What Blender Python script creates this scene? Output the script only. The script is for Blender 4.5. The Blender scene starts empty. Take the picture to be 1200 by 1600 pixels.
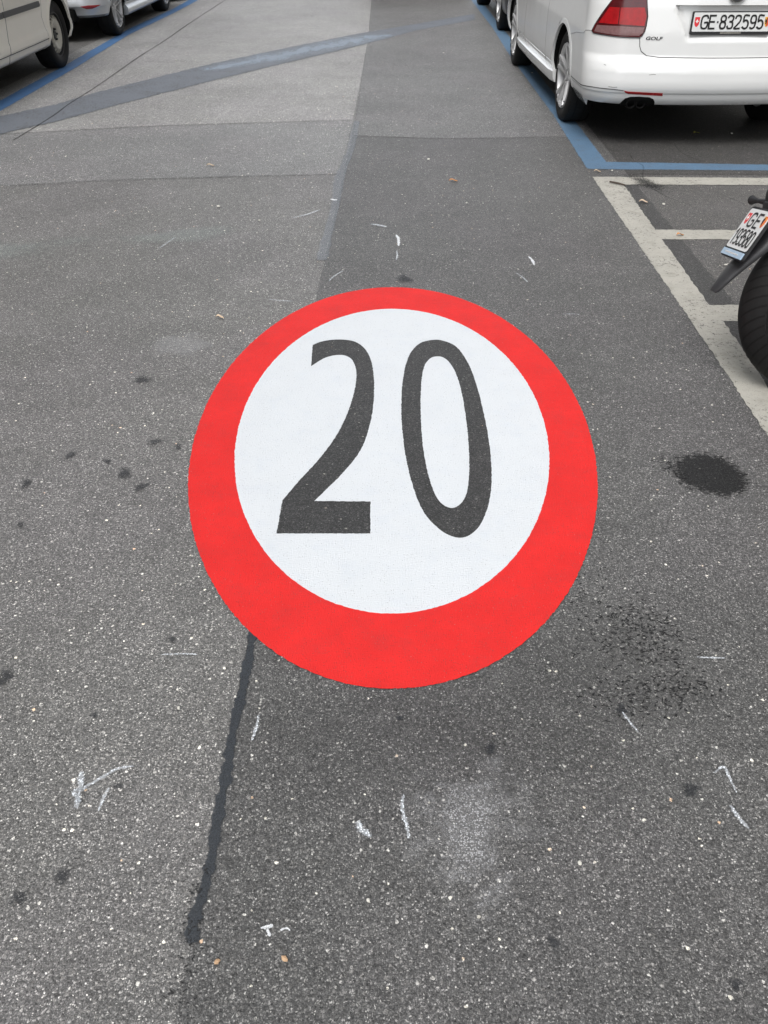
import bpy, bmesh, math, random
from mathutils import Vector, Matrix
from mathutils.geometry import tessellate_polygon
R = math.radians
PI = math.pi
random.seed(7)
scene = bpy.context.scene
C = scene.collection

# ------------------------------------------------------------------ camera, sky, sun, exposure
cam_d = bpy.data.cameras.new("camera")
cam = bpy.data.objects.new("camera", cam_d); C.objects.link(cam)
cam_d.sensor_fit = 'VERTICAL'; cam_d.sensor_height = 24.0; cam_d.lens = 19.5
cam_d.clip_start = 0.05; cam_d.clip_end = 600
cam.location = (0, 0, 1.459)
cam.rotation_euler = (PI/2 - math.atan(973/1300), 0, math.atan(20/math.hypot(1300, 973)))
scene.camera = cam

SUN_EL, SUN_ROT = 58, 205
world = bpy.data.worlds.new("World"); scene.world = world; world.use_nodes = True
wn = world.node_tree; bg = wn.nodes['Background']
sky = wn.nodes.new('ShaderNodeTexSky'); sky.sky_type = 'NISHITA'; sky.sun_disc = False
sky.sun_elevation = R(SUN_EL); sky.sun_rotation = R(SUN_ROT); sky.dust_density = 2; sky.air_density = 1.0; sky.ozone_density = 1.5
hs = wn.nodes.new('ShaderNodeHueSaturation'); hs.inputs['Saturation'].default_value = .22
wn.links.new(sky.outputs[0], hs.inputs['Color']); wn.links.new(hs.outputs[0], bg.inputs[0])
bg.inputs[1].default_value = .13
sun_d = bpy.data.lights.new("sun", 'SUN'); sun = bpy.data.objects.new("sun", sun_d); C.objects.link(sun)
sun_d.energy = 1.1; sun_d.angle = R(35); sun_d.color = (1, .985, .97)
sd = Vector((math.sin(R(SUN_ROT))*math.cos(R(SUN_EL)), math.cos(R(SUN_ROT))*math.cos(R(SUN_EL)), math.sin(R(SUN_EL))))
sun.rotation_euler = (-sd).to_track_quat('-Z', 'Y').to_euler()
scene.view_settings.view_transform = 'Standard'; scene.view_settings.look = 'None'
scene.view_settings.exposure = 1.20; scene.view_settings.gamma = 1
scene.render.resolution_x = 768; scene.render.resolution_y = 1024

# ------------------------------------------------------------------ object helpers
def tag(o, label=None, cat=None, group=None, kind=None):
    if label: o['label'] = label
    if cat: o['category'] = cat
    if group: o['group'] = group
    if kind: o['kind'] = kind
    return o
def empty(name, loc=(0, 0, 0), rz=0):
    o = bpy.data.objects.new(name, None); C.objects.link(o); o.location = loc; o.rotation_euler = (0, 0, rz)
    o.empty_display_size = .1
    return o
def obj(name, verts, faces, mat, parent=None, smooth=False, ang=35, loc=None, mi=None):
    me = bpy.data.meshes.new(name); me.from_pydata([tuple(v) for v in verts], [], faces); me.update()
    for m in (mat if isinstance(mat, (list, tuple)) else [mat]): me.materials.append(m)
    if mi: me.polygons.foreach_set('material_index', mi)
    if smooth:
        me.polygons.foreach_set('use_smooth', [True]*len(me.polygons)); me.set_sharp_from_angle(angle=R(ang))
    o = bpy.data.objects.new(name, me); C.objects.link(o)
    if parent: o.parent = parent
    if loc: o.location = loc
    return o
def fix_normals(o):
    bm = bmesh.new(); bm.from_mesh(o.data); bmesh.ops.recalc_face_normals(bm, faces=bm.faces[:]); bm.to_mesh(o.data); bm.free(); return o
class MB:
    def __init__(s): s.v = []; s.f = []
    def add(s, v, f):
        n = len(s.v); s.v += [tuple(p) for p in v]; s.f += [tuple(i+n for i in q) for q in f]; return s
    def box(s, c, d, rot=None, bev=.0):
        hx, hy, hz = d[0]/2, d[1]/2, d[2]/2; b = min(bev, hx*.9, hy*.9, hz*.9)
        if b <= 0:
            v = [Vector((x, y, z)) for x in (-hx, hx) for y in (-hy, hy) for z in (-hz, hz)]
            f = [(0, 1, 3, 2), (4, 6, 7, 5), (0, 4, 5, 1), (2, 3, 7, 6), (0, 2, 6, 4), (1, 5, 7, 3)]
        else:
            bm = bmesh.new(); bmesh.ops.create_cube(bm, size=1)
            for q in bm.verts: q.co = Vector((q.co.x*d[0], q.co.y*d[1], q.co.z*d[2]))
            bmesh.ops.bevel(bm, geom=bm.edges[:], offset=b, segments=2, profile=.6, affect='EDGES')
            bm.verts.index_update(); v = [q.co.copy() for q in bm.verts]; f = [[q.index for q in p.verts] for p in bm.faces]; bm.free()
        M = rot if rot is not None else Matrix.Identity(3)
        return s.add([M @ p + Vector(c) for p in v], f)
    def tube(s, pts, rad, n=10, cap=True):
        pts = [Vector(p) for p in pts]; m = len(pts); rads = rad if isinstance(rad, (list, tuple)) else [rad]*m
        v = []; up = Vector((0, 0, 1)); last = None
        for i, p in enumerate(pts):
            t = (pts[min(i+1, m-1)] - pts[max(i-1, 0)]).normalized()
            a = t.cross(up if last is None else last)
            if a.length < 1e-3: a = t.cross(Vector((1, 0, 0)))
            a.normalize(); b = a.cross(t).normalized(); last = b
            for k in range(n):
                w = 2*PI*k/n; v.append(p + (a*math.cos(w) + b*math.sin(w))*rads[i])
        f = [(i*n+k, i*n+(k+1) % n, (i+1)*n+(k+1) % n, (i+1)*n+k) for i in range(m-1) for k in range(n)]
        if cap: f += [tuple(range(n))[::-1], tuple((m-1)*n+k for k in range(n))]
        return s.add(v, f)
    def lathe(s, prof, n=48, c=(0, 0, 0), closed=False):       # prof: (r, x); axis along X
        v = []; m = len(prof)
        for (r, x) in prof:
            for k in range(n):
                w = 2*PI*k/n; v.append((c[0]+x, c[1]+r*math.cos(w), c[2]+r*math.sin(w)))
        rng = m if closed else m-1
        f = [(i*n+k, i*n+(k+1) % n, ((i+1) % m)*n+(k+1) % n, ((i+1) % m)*n+k) for i in range(rng) for k in range(n)]
        if not closed:
            f += [tuple(range(n)), tuple((m-1)*n+k for k in range(n))[::-1]]
        return s.add(v, f)
    def prism(s, poly, z0, z1, xf=None):                        # poly in XY, extruded z0..z1
        n = len(poly); v = [(x, y, z0) for x, y in poly] + [(x, y, z1) for x, y in poly]
        tris = tessellate_polygon([[Vector((x, y, 0)) for x, y in poly]])
        f = [tuple(t)[::-1] for t in tris] + [tuple(i+n for i in t) for t in tris] + [(i, (i+1) % n, (i+1) % n+n, i+n) for i in range(n)]
        v = [Vector(p) for p in v]
        if xf is not None: v = [xf @ p for p in v]
        return s.add(v, f)
    def loft(s, rings, cap=True):
        n = len(rings[0]); v = [p for r in rings for p in r]
        f = [(i*n+k, i*n+(k+1) % n, (i+1)*n+(k+1) % n, (i+1)*n+k) for i in range(len(rings)-1) for k in range(n)]
        if cap: f += [tuple(range(n))[::-1], tuple((len(rings)-1)*n+k for k in range(n))]
        return s.add(v, f)
    def build(s, name, mat, parent=None, smooth=True, ang=35, loc=None):
        return fix_normals(obj(name, s.v, s.f, mat, parent, smooth, ang, loc))

# ------------------------------------------------------------------ material helpers
class NT:
    def __init__(s, nt): s.t = nt
    def n(s, typ, **kw):
        d = s.t.nodes.new('ShaderNode'+typ)
        for k, v in kw.items():
            if k.startswith('i_'):
                key = k[2:]; key = int(key) if key.isdigit() else key.replace('_', ' ')
                s.set(d.inputs[key], v)
            else: setattr(d, k, v)
        return d
    def set(s, inp, v):
        if hasattr(v, 'is_output') or isinstance(v, bpy.types.NodeSocket): s.t.links.new(v, inp)
        else: inp.default_value = v
    def m(s, op, a, b=0, c=0, clamp=False):
        d = s.t.nodes.new('ShaderNodeMath'); d.operation = op; d.use_clamp = clamp
        s.set(d.inputs[0], a); s.set(d.inputs[1], b); s.set(d.inputs[2], c); return d.outputs[0]
    def mix(s, fac, a, b, mode='MIX'):
        d = s.t.nodes.new('ShaderNodeMix'); d.data_type = 'RGBA'; d.blend_type = mode; d.clamp_factor = True
        s.set(d.inputs[0], fac); s.set(d.inputs[6], a); s.set(d.inputs[7], b); return d.outputs[2]
    def ss(s, x, lo, hi):                                       # smoothstep
        d = s.t.nodes.new('ShaderNodeMapRange'); d.interpolation_type = 'SMOOTHSTEP'
        s.set(d.inputs[0], x); s.set(d.inputs[1], lo); s.set(d.inputs[2], hi); d.inputs[3].default_value = 0; d.inputs[4].default_value = 1
        return d.outputs[0]
    def noise(s, vec, scale, det=2, rough=.5, dim='3D'):
        d = s.n('TexNoise', i_Scale=scale, i_Detail=det, i_Roughness=rough); s.t.links.new(vec, d.inputs['Vector']); return d.outputs[0]
    def vor(s, vec, scale, feat='F1'):
        d = s.t.nodes.new('ShaderNodeTexVoronoi'); d.voronoi_dimensions = '2D'; d.feature = feat; d.inputs['Scale'].default_value = scale
        s.t.links.new(vec, d.inputs['Vector']); return d
def rgb(r, g=None, b=None): return (r, r if g is None else g, r if b is None else b, 1)

# asphalt node group: colour and height of stones set in bitumen, in world metres
ag = bpy.data.node_groups.new('asphalt_group', 'ShaderNodeTree')
for nm, st, dv in (('Tone', 'NodeSocketFloat', 1), ('Stones', 'NodeSocketFloat', 1), ('Warm', 'NodeSocketFloat', 0)):
    s_ = ag.interface.new_socket(nm, in_out='INPUT', socket_type=st); s_.default_value = dv
ag.interface.new_socket('Color', in_out='OUTPUT', socket_type='NodeSocketColor')
ag.interface.new_socket('Height', in_out='OUTPUT', socket_type='NodeSocketFloat')
gi = ag.nodes.new('NodeGroupInput'); go = ag.nodes.new('NodeGroupOutput')
t = NT(ag)
pos = t.n('NewGeometry').outputs['Position']
wob = t.n('TexNoise', i_Scale=160.0, i_Detail=1.0); ag.links.new(pos, wob.inputs['Vector'])
vm = t.n('VectorMath', operation='MULTIPLY_ADD'); ag.links.new(wob.outputs[1], vm.inputs[0]); vm.inputs[1].default_value = (.005, .005, 0); ag.links.new(pos, vm.inputs[2])
P2 = vm.outputs[0]
v1 = t.vor(P2, 265); v2 = t.vor(P2, 118); v3 = t.vor(P2, 62)
def cellrand(v, ch):
    s_ = t.n('SeparateColor'); ag.links.new(v.outputs['Color'], s_.inputs[0]); return s_.outputs[ch]
r1 = cellrand(v1, 0); r1b = cellrand(v1, 1); r2 = cellrand(v2, 0); r2b = cellrand(v2, 1); r2c = cellrand(v2, 2); r3 = cellrand(v3, 0); r3b = cellrand(v3, 1); r3c = cellrand(v3, 2)
# small stones
c1 = t.n('ValToRGB'); ag.links.new(r1, c1.inputs[0]); e = c1.color_ramp.elements
e[0].position = 0; e[0].color = rgb(.034); e[1].position = 1; e[1].color = rgb(.31, .31, .30)
for p, k in ((.35, .055), (.62, .085), (.84, .125), (.95, .185)):
    q = e.new(p); q.color = rgb(k, k*.995, k*.98)
m1 = t.m('SUBTRACT', 1, t.ss(v1.outputs['Distance'], t.m('MULTIPLY_ADD', r1b, .25, .18), t.m('MULTIPLY_ADD', r1b, .25, .40)))
binder = t.mix(t.noise(pos, 9, 4, .6), rgb(.036, .0365, .037), rgb(.056, .0565, .056))
col = t.mix(t.m('MULTIPLY', m1, gi.outputs['Stones']), binder, c1.outputs[0])
# medium stones
c2 = t.n('ValToRGB'); ag.links.new(r2, c2.inputs[0]); e = c2.color_ramp.elements
e[0].position = 0; e[0].color = rgb(.05); e[1].position = 1; e[1].color = rgb(.38, .38, .36)
for p, k in ((.5, .07), (.82, .12), (.95, .22)):
    q = e.new(p); q.color = rgb(k, k*.99, k*.96)
pick2 = t.m('GREATER_THAN', r2b, .74)
m2 = t.m('MULTIPLY', pick2, t.m('SUBTRACT', 1, t.ss(v2.outputs['Distance'], t.m('MULTIPLY_ADD', r2c, .22, .12), t.m('MULTIPLY_ADD', r2c, .22, .26))))
col = t.mix(t.m('MULTIPLY', m2, gi.outputs['Stones']), col, c2.outputs[0])
# sparse big pale or tan chips
chipc = t.mix(t.ss(r3c, .72, .95), rgb(.46, .45, .40), rgb(.40, .29, .20))
pick3 = t.m('GREATER_THAN', r3, .986)
m3 = t.m('MULTIPLY', pick3, t.m('SUBTRACT', 1, t.ss(v3.outputs['Distance'], t.m('MULTIPLY_ADD', r3b, .14, .05), t.m('MULTIPLY_ADD', r3b, .14, .14))))
col = t.mix(m3, col, chipc)
# dark pits
pit = t.m('MULTIPLY', t.m('GREATER_THAN', cellrand(v1, 2), .90), m1)
col = t.mix(t.m('MULTIPLY', pit, .75), col, rgb(.014))
mic = t.noise(P2, 520, 2, .7); mic2 = t.noise(P2, 150, 3, .7)
mk = t.m('MULTIPLY', t.m('MULTIPLY_ADD', t.ss(mic, .30, .70), 1.1, .45), t.m('MULTIPLY_ADD', t.ss(mic2, .32, .68), .8, .6))
vq = t.n('VectorMath', operation='SCALE'); ag.links.new(col, vq.inputs[0]); ag.links.new(mk, vq.inputs['Scale']); col = vq.outputs[0]
# wear and dirt at several scales
n1 = t.noise(pos, .55, 3, .6); n2 = t.noise(pos, 2.6, 5, .65); n3 = t.noise(pos, 22, 3, .6)
wv = t.m('ADD', t.m('MULTIPLY_ADD', n1, .55, .45), t.m('MULTIPLY_ADD', n2, .50, -.02))
wv = t.m('MULTIPLY', wv, t.m('MULTIPLY_ADD', n3, .42, .79))
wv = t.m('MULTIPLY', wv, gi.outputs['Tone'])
vs = t.n('VectorMath', operation='SCALE'); ag.links.new(col, vs.inputs[0]); ag.links.new(wv, vs.inputs['Scale'])
tint = t.mix(gi.outputs['Warm'], rgb(1, 1, 1), rgb(1.07, 1.0, .90))
n4 = t.noise(pos, 1.3, 3, .5)
tint = t.mix(t.ss(n4, .42, .62), tint, t.mix(.5, tint, rgb(1.04, .99, .995)))
colf = t.mix(1.0, vs.outputs[0], tint, 'MULTIPLY')
ag.links.new(colf, go.inputs['Color'])
hgt = t.m('ADD', t.m('MULTIPLY', m1, t.m('MULTIPLY_ADD', r1b, .5, .5)), t.m('MULTIPLY', m2, .8))
ag.links.new(t.m('ADD', hgt, t.m('MULTIPLY', n3, .6)), go.inputs['Height'])

def mat(name):
    m = bpy.data.materials.new(name); m.use_nodes = True; b = m.node_tree.nodes['Principled BSDF']; return m, NT(m.node_tree), b
def asph(t, tone=1., stones=1., warm=0.):
    g = t.t.nodes.new('ShaderNodeGroup'); g.node_tree = ag
    t.set(g.inputs['Tone'], tone); t.set(g.inputs['Stones'], stones); t.set(g.inputs['Warm'], warm); return g.outputs['Color'], g.outputs['Height']
def bump(t, b, h, st, dist):
    d = t.n('Bump', i_Strength=st, i_Distance=dist); t.set(d.inputs['Height'], h); t.t.links.new(d.outputs[0], b.inputs['Normal'])
def m_asphalt(name, tone, stones=1., warm=0., rough=.52):
    m, t, b = mat(name); c, h = asph(t, tone, stones, warm); t.set(b.inputs['Base Color'], c); b.inputs['Roughness'].default_value = rough
    b.inputs['Specular IOR Level'].default_value = .42
    bump(t, b, h, .55, .0022); return m
def m_plain(name, col, rough=.5, metal=0., coat=0., var=.06, vs=18, bumpy=0., spec=.5):
    m, t, b = mat(name); p = t.n('TexCoord').outputs['Object']
    nz = t.noise(p, vs, 4, .6)
    k = t.m('MULTIPLY_ADD', nz, 2*var, 1-var); v = t.n('VectorMath', operation='SCALE'); v.inputs[0].default_value = col[:3]; t.set(v.inputs['Scale'], k)
    t.set(b.inputs['Base Color'], v.outputs[0]); t.set(b.inputs['Roughness'], t.m('MULTIPLY_ADD', nz, .16, rough-.08, clamp=True)); b.inputs['Metallic'].default_value = metal
    b.inputs['Coat Weight'].default_value = coat; b.inputs['Coat Roughness'].default_value = .06; b.inputs['Specular IOR Level'].default_value = spec
    if bumpy: bump(t, b, t.noise(p, vs*12, 3, .6), bumpy, .001)
    return m
def m_paint(name, col, wear, tone=1., pits=.5, rough=.5, mottled=.07, dirt=.15, dirtcol=(.12, .115, .10), spec=.45):
    """road paint over the asphalt: pits and worn spots let the asphalt through"""
    m, t, b = mat(name); ac, h = asph(t, tone); p = t.n('NewGeometry').outputs['Position']
    nz = t.noise(p, 3.1, 5, .7); nf = t.noise(p, 60, 3, .7); nm = t.noise(p, 260, 2, .6)
    v = t.vor(p, 210); s_ = t.n('SeparateColor'); t.set(s_.inputs[0], v.outputs['Color'])
    pit = t.m('MULTIPLY', t.m('GREATER_THAN', s_.outputs[0], 1-.10*pits), t.m('SUBTRACT', 1, t.ss(v.outputs['Distance'], .08, .28)))
    worn = t.ss(t.m('ADD', t.m('MULTIPLY', nf, .6), t.m('ADD', t.m('MULTIPLY', nz, .35), t.m('MULTIPLY', nm, .25))), .92-wear, 1.02-wear)
    k = t.m('MULTIPLY_ADD', t.noise(p, 7, 5, .65), 2*mottled, 1-mottled)
    k = t.m('MULTIPLY', k, t.m('MULTIPLY_ADD', nm, .10, .95))
    vs_ = t.n('VectorMath', operation='SCALE'); vs_.inputs[0].default_value = col; t.set(vs_.inputs['Scale'], k)
    c = t.mix(t.m('MULTIPLY', t.ss(t.noise(p, 11, 5, .75), .45, .75), dirt), vs_.outputs[0], rgb(*dirtcol))
    c = t.mix(t.m('MAXIMUM', t.m('MULTIPLY', pit, .8), worn), c, ac)
    t.set(b.inputs['Base Color'], c); b.inputs['Roughness'].default_value = rough; b.inputs['Specular IOR Level'].default_value = spec
    bump(t, b, t.m('ADD', h, t.m('MULTIPLY', nm, .5)), .45, .0020); return m
def m_decal(name, col, alpha, lo=.35, hi=.65, nscale=40, namp=.6, stone=0., rough=.7, aniso=(1, 1, 1), coat=0.):
    """thin stain or chalk on the road: fades towards its border (attribute 'edge') and breaks up in noise"""
    m, t, b = mat(name); p = t.n('NewGeometry').outputs['Position']
    mp = t.n('Mapping'); mp.inputs['Scale'].default_value = aniso; t.set(mp.inputs['Vector'], p); q = mp.outputs[0]
    ed = t.n('Attribute'); ed.attribute_name = 'edge'
    nz = t.noise(q, nscale, 4, .65)
    x = t.m('ADD', ed.outputs['Fac'], t.m('MULTIPLY', t.m('SUBTRACT', nz, .5), namp*2))
    a = t.m('MULTIPLY', t.ss(x, lo, hi), alpha)
    if stone:
        v = t.vor(p, 260); s_ = t.n('SeparateColor'); t.set(s_.inputs[0], v.outputs['Color'])
        sp = t.m('MULTIPLY', t.ss(s_.outputs[1], .5-.3*(1-stone), .75), t.m('SUBTRACT', 1, t.ss(v.outputs['Distance'], .3, .55)))
        a = t.m('MULTIPLY', a, t.m('ADD', t.m('MULTIPLY', sp, stone), 1-stone, clamp=True))
    v_ = t.n('VectorMath', operation='SCALE'); v_.inputs[0].default_value = col; t.set(v_.inputs['Scale'], t.m('MULTIPLY_ADD', t.noise(p, 150, 4, .7), 1.0, .5))
    t.set(b.inputs['Base Color'], v_.outputs[0]); b.inputs['Roughness'].default_value = rough; t.set(b.inputs['Alpha'], a); bump(t, b, t.noise(p, 300, 3, .7), .4, .001); b.inputs['Coat Weight'].default_value = coat
    return m

M = {}
M['road'] = m_asphalt('road_asphalt', 2.75, .88, .35)
M['road_far'] = m_asphalt('far_lane_asphalt', 4.6, .8, .35)
M['right_far'] = m_asphalt('far_right_lane_asphalt', 2.6, .8, .2)
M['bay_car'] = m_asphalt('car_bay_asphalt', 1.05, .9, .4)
M['strip'] = m_asphalt('strip_asphalt', 1.05, .7, .2)
M['road_band'] = m_asphalt('band_asphalt', 3.4, .85, .15)
M['patch'] = m_asphalt('lane_patch_asphalt', 1.80, .88, .25)
M['bay'] = m_asphalt('parking_bay_asphalt', 1.6, 1.25, .5)
M['red'] = m_paint('red_road_paint', (.66, .020, .018), .07, 1.2, 1.1, .6, .20, .35, (.46, .035, .035), .25)
M['white_disc'] = m_paint('white_road_paint', (.62, .645, .665), .03, 1.6, .45, .55, .03, .25, (.50, .55, .62), .3)
M['digit'] = m_asphalt('digit_asphalt', .66, .85, .1)
M['line'] = m_paint('worn_white_line_paint', (.40, .385, .34), .28, 1.4, 1.2, .6, .22, .75, (.27, .26, .22))
M['blue_r'] = m_paint('blue_line_paint', (.095, .17, .26), .24, 1., 1., .55, .14, .5, (.10, .13, .17))
M['blue_l'] = m_paint('bright_blue_line_paint', (.07, .17, .35), .24, 1., 1., .55, .12, .4, (.10, .14, .19))
M['band_paint'] = m_paint('faded_blue_grey_paint', (.150, .163, .185), .30, 1.3, 1., .6, .14, .3, (.13, .14, .15))
M['tar'] = m_plain('bitumen_seal', (.028, .031, .036), .42, var=.3, vs=30, bumpy=.3)

# ------------------------------------------------------------------ ground sheets and markings
def catmull(pts, n=6, closed=False):
    out = []; m = len(pts); rng = m if closed else m-1
    for i in range(rng):
        g = (lambda j: pts[j % m]) if closed else (lambda j: pts[max(0, min(m-1, j))])
        p0, p1, p2, p3 = g(i-1), g(i), g(i+1), g(i+2)
        for k in range(n):
            s = k/n
            out.append(tuple(.5*((2*b)+(c-a)*s+(2*a-5*b+4*c-d)*s*s+(-a+3*b-3*c+d)*s**3) for a, b, c, d in zip(p0, p1, p2, p3)))
    if not closed: out.append(tuple(pts[-1]))
    return out
def rough_edge(pts, step=.03, amp=.003, closed=True):
    out = []; m = len(pts)
    for i in range(m if closed else m-1):
        a = Vector(pts[i]).to_2d(); b = Vector(pts[(i+1) % m]).to_2d(); L = (b-a).length; n = max(1, int(L/step)); nrm = Vector((-(b-a).y, (b-a).x)).normalized() if L > 0 else Vector((0, 0))
        for k in range(n):
            j = random.uniform(-amp, amp) if k else 0
            out.append(tuple(a.lerp(b, k/n) + nrm*j))
    if not closed: out.append(tuple(pts[-1]))
    return out
def sheet(name, polys, z, mt, parent=None):                      # flat polygon with optional holes
    vs = [[Vector((x, y, 0)) for x, y in p] for p in polys]; flat = [v for p in vs for v in p]
    tr = tessellate_polygon(vs); f = []
    for a, b, c in tr:
        n = (flat[b]-flat[a]).cross(flat[c]-flat[a]); f.append((a, b, c) if n.z > 0 else (a, c, b))
    return obj(name, [(v.x, v.y, z) for v in flat], f, mt, parent)
def ring(a, b, cx, cy, n=160): return [(cx+a*math.cos(2*PI*k/n), cy+b*math.sin(2*PI*k/n)) for k in range(n)]
FL = [None]
def set_edge(me, vals):
    at = me.attributes.new('edge', 'FLOAT', 'POINT'); at.data.foreach_set('value', vals)
def flecks(name, clusters, label, cat, z, size):
    """many small dark flecks pressed into the road texture, one broken stain"""
    v = []; f = []; ed = []
    for (cx, cy, sx, sy, cnt) in clusters:
        for _ in range(cnt):
            x = random.gauss(cx, sx); y = random.gauss(cy, sy); a = random.gauss(0, .6); L = size*random.uniform(.6, 1.9); W = size*random.uniform(.35, .7)
            n0 = len(v); v.append((x, y, z)); ed.append(1.)
            for k in range(7):
                w = 2*PI*k/7; q = random.uniform(.7, 1.3); px, py = L*q*math.cos(w), W*q*math.sin(w)
                v.append((x+px*math.cos(a)-py*math.sin(a), y+px*math.sin(a)+py*math.cos(a), z)); ed.append(.0)
            f += [(n0, n0+1+k, n0+1+(k+1) % 7) for k in range(7)]; z += 2e-7
    o = obj(name, v, f, M['fleck']); set_edge(o.data, ed); return tag(o, label, cat, kind='stuff')
def blob(name, cx, cy, rx, ry, mt, z, rot=0, irr=.15, label=None, cat=None, group=None, n=36, rings=7):
    """round stain lying on the road with an irregular outline"""
    ph = [random.uniform(0, 6.28) for _ in range(5)]; v = [(cx, cy, z)]; ed = [1.0]; f = []
    for i in range(1, rings+1):
        for k in range(n):
            w = 2*PI*k/n; s = 1+irr*(math.sin(2*w+ph[0])*.5+math.sin(3*w+ph[1])*.5+math.sin(5*w+ph[2])*.35+math.sin(9*w+ph[3])*.2)
            x = rx*s*math.cos(w)*i/rings; y = ry*s*math.sin(w)*i/rings
            v.append((cx+x*math.cos(rot)-y*math.sin(rot), cy+x*math.sin(rot)+y*math.cos(rot), z)); ed.append(1-i/rings)
    f = [(0, 1+k, 1+(k+1) % n) for k in range(n)]
    for i in range(rings-1):
        for k in range(n):
            a = 1+i*n+k; b = 1+i*n+(k+1) % n; f.append((a, a+n, b+n, b))
    o = obj(name, v, f, mt); set_edge(o.data, ed); return tag(o, label, cat, group)
def stroke(name, pts, w, mt, z, label=None, cat=None, group=None, parent=None, taper=True, jit=.2):
    """a drawn line on the road, soft to both sides"""
    pts = catmull(pts, 6) if len(pts) > 2 else [tuple(Vector(pts[0]).lerp(Vector(pts[1]), k/8)) for k in range(9)]
    v = []; ed = []; f = []; m = len(pts)
    for i, p in enumerate(pts):
        a = Vector(pts[max(0, i-1)]).to_2d(); b = Vector(pts[min(m-1, i+1)]).to_2d(); d = (b-a).normalized(); nr = Vector((-d.y, d.x))
        ww = w*(.6+.4*math.sin(PI*i/(m-1))) if taper else w; ww *= random.uniform(1-jit, 1+jit); en = min(1, min(i, m-1-i)/2+.3) if taper else 1
        for s in (-1, -.5, 0, .5, 1):
            q = Vector(p).to_2d()+nr*ww*s*.5; v.append((q.x, q.y, z)); ed.append((1-abs(s))*en)
    for i in range(m-1):
        for k in range(4): a = i*5+k; f.append((a, a+1, a+6, a+5))
    f = [q[::-1] for q in f]
    o = obj(name, v, f, mt, parent); set_edge(o.data, ed)
    return tag(o, label, cat, group) if label else o

tag(sheet('road', [[(-60, -40), (60, -40), (60, 260), (-60, 260)]], 0, M['road']), kind='structure')
seam = [(-.355, -6), (-.34, .55), (-.346, .73), (-.34, .87), (-.345, 1.06), (-.35, 1.43), (-.346, 2.4), (-.344, 3.44), (-.346, 3.65), (-.337, 4.26), (-.333, 4.79), (-.325, 5.74), (-.313, 7.06), (-.329, 9.0), (-.338, 11.6), (-.40, 16), (-.45, 60)]
right = [(1.49, 60), (1.49, 5.55), (1.485, 4.57), (1.491, 4.21), (1.50, 3.5), (1.495, 2.4), (1.49, -6)]
tag(sheet('lane_asphalt', [rough_edge(seam, .02, .004, False)+right], .0015, M['patch']), kind='structure')
tag(sheet('parking_asphalt', [[(1.46, -6), (1.46, 60), (3.45, 60), (3.45, -6)][::-1]], .0007, M['bay']), kind='structure')
band = rough_edge([(-3.6, 5.12), (-2.42, 5.256), (-1.67, 5.406), (-.355, 5.55)], .05, .006, False) + rough_edge([(-.33, 7.10), (-1.81, 6.88), (-2.67, 6.66), (-3.6, 6.45)], .05, .006, False)
far_l = rough_edge([(-3.6, 6.46), (-2.67, 6.67), (-1.81, 6.89), (-.335, 7.11)], .05, .006, False)
tag(sheet('far_lane_asphalt', [far_l + [p for p in seam if p[1] > 7.2] + [(-3.6, 60)]], .0011, M['road_far']), kind='structure')
tag(sheet('far_right_lane_asphalt', [rough_edge([(-.31, 6.58), (.4, 6.50), (1.488, 6.58)], .05, .006, False)+[(1.485, 60)]+[(x+.006, y) for x, y in seam[::-1] if y > 6.9]], .0026, M['right_far']), kind='structure')
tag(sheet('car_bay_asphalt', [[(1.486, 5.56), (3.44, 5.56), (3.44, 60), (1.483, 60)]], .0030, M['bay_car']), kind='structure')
tag(sheet('bay_edge_asphalt', [rough_edge([(1.36, 2.2), (1.49, 2.2), (1.50, 3.5), (1.495, 4.57), (1.49, 5.35), (1.37, 5.40)], .03, .006)], .0023, M['strip']), kind='structure')
tag(sheet('repair_asphalt', [band], .0012, M['road_band']), kind='structure')
for sgn, nm in ((1, 'pavement'), (-1, 'pavement')):
    x0 = 3.45 if sgn > 0 else -5.45
    mb = MB(); mb.box((x0+sgn*1.5, 80, .07), (3.0-.31, 180, .14)); o = mb.build('pavement', m_plain('pavement_concrete', (.30, .29, .27), .8, var=.12, vs=3, bumpy=.4), smooth=False); tag(o, kind='structure')
    mb = MB()
    for k in range(80): mb.box((x0+sgn*.07, -8+k*1.0, .072), (.14, .99, .146), bev=.012)
    tag(mb.build('kerb', m_plain('kerb_granite', (.33, .32, .31), .75, var=.15, vs=30, bumpy=.4), smooth=False), kind='structure')

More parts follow.
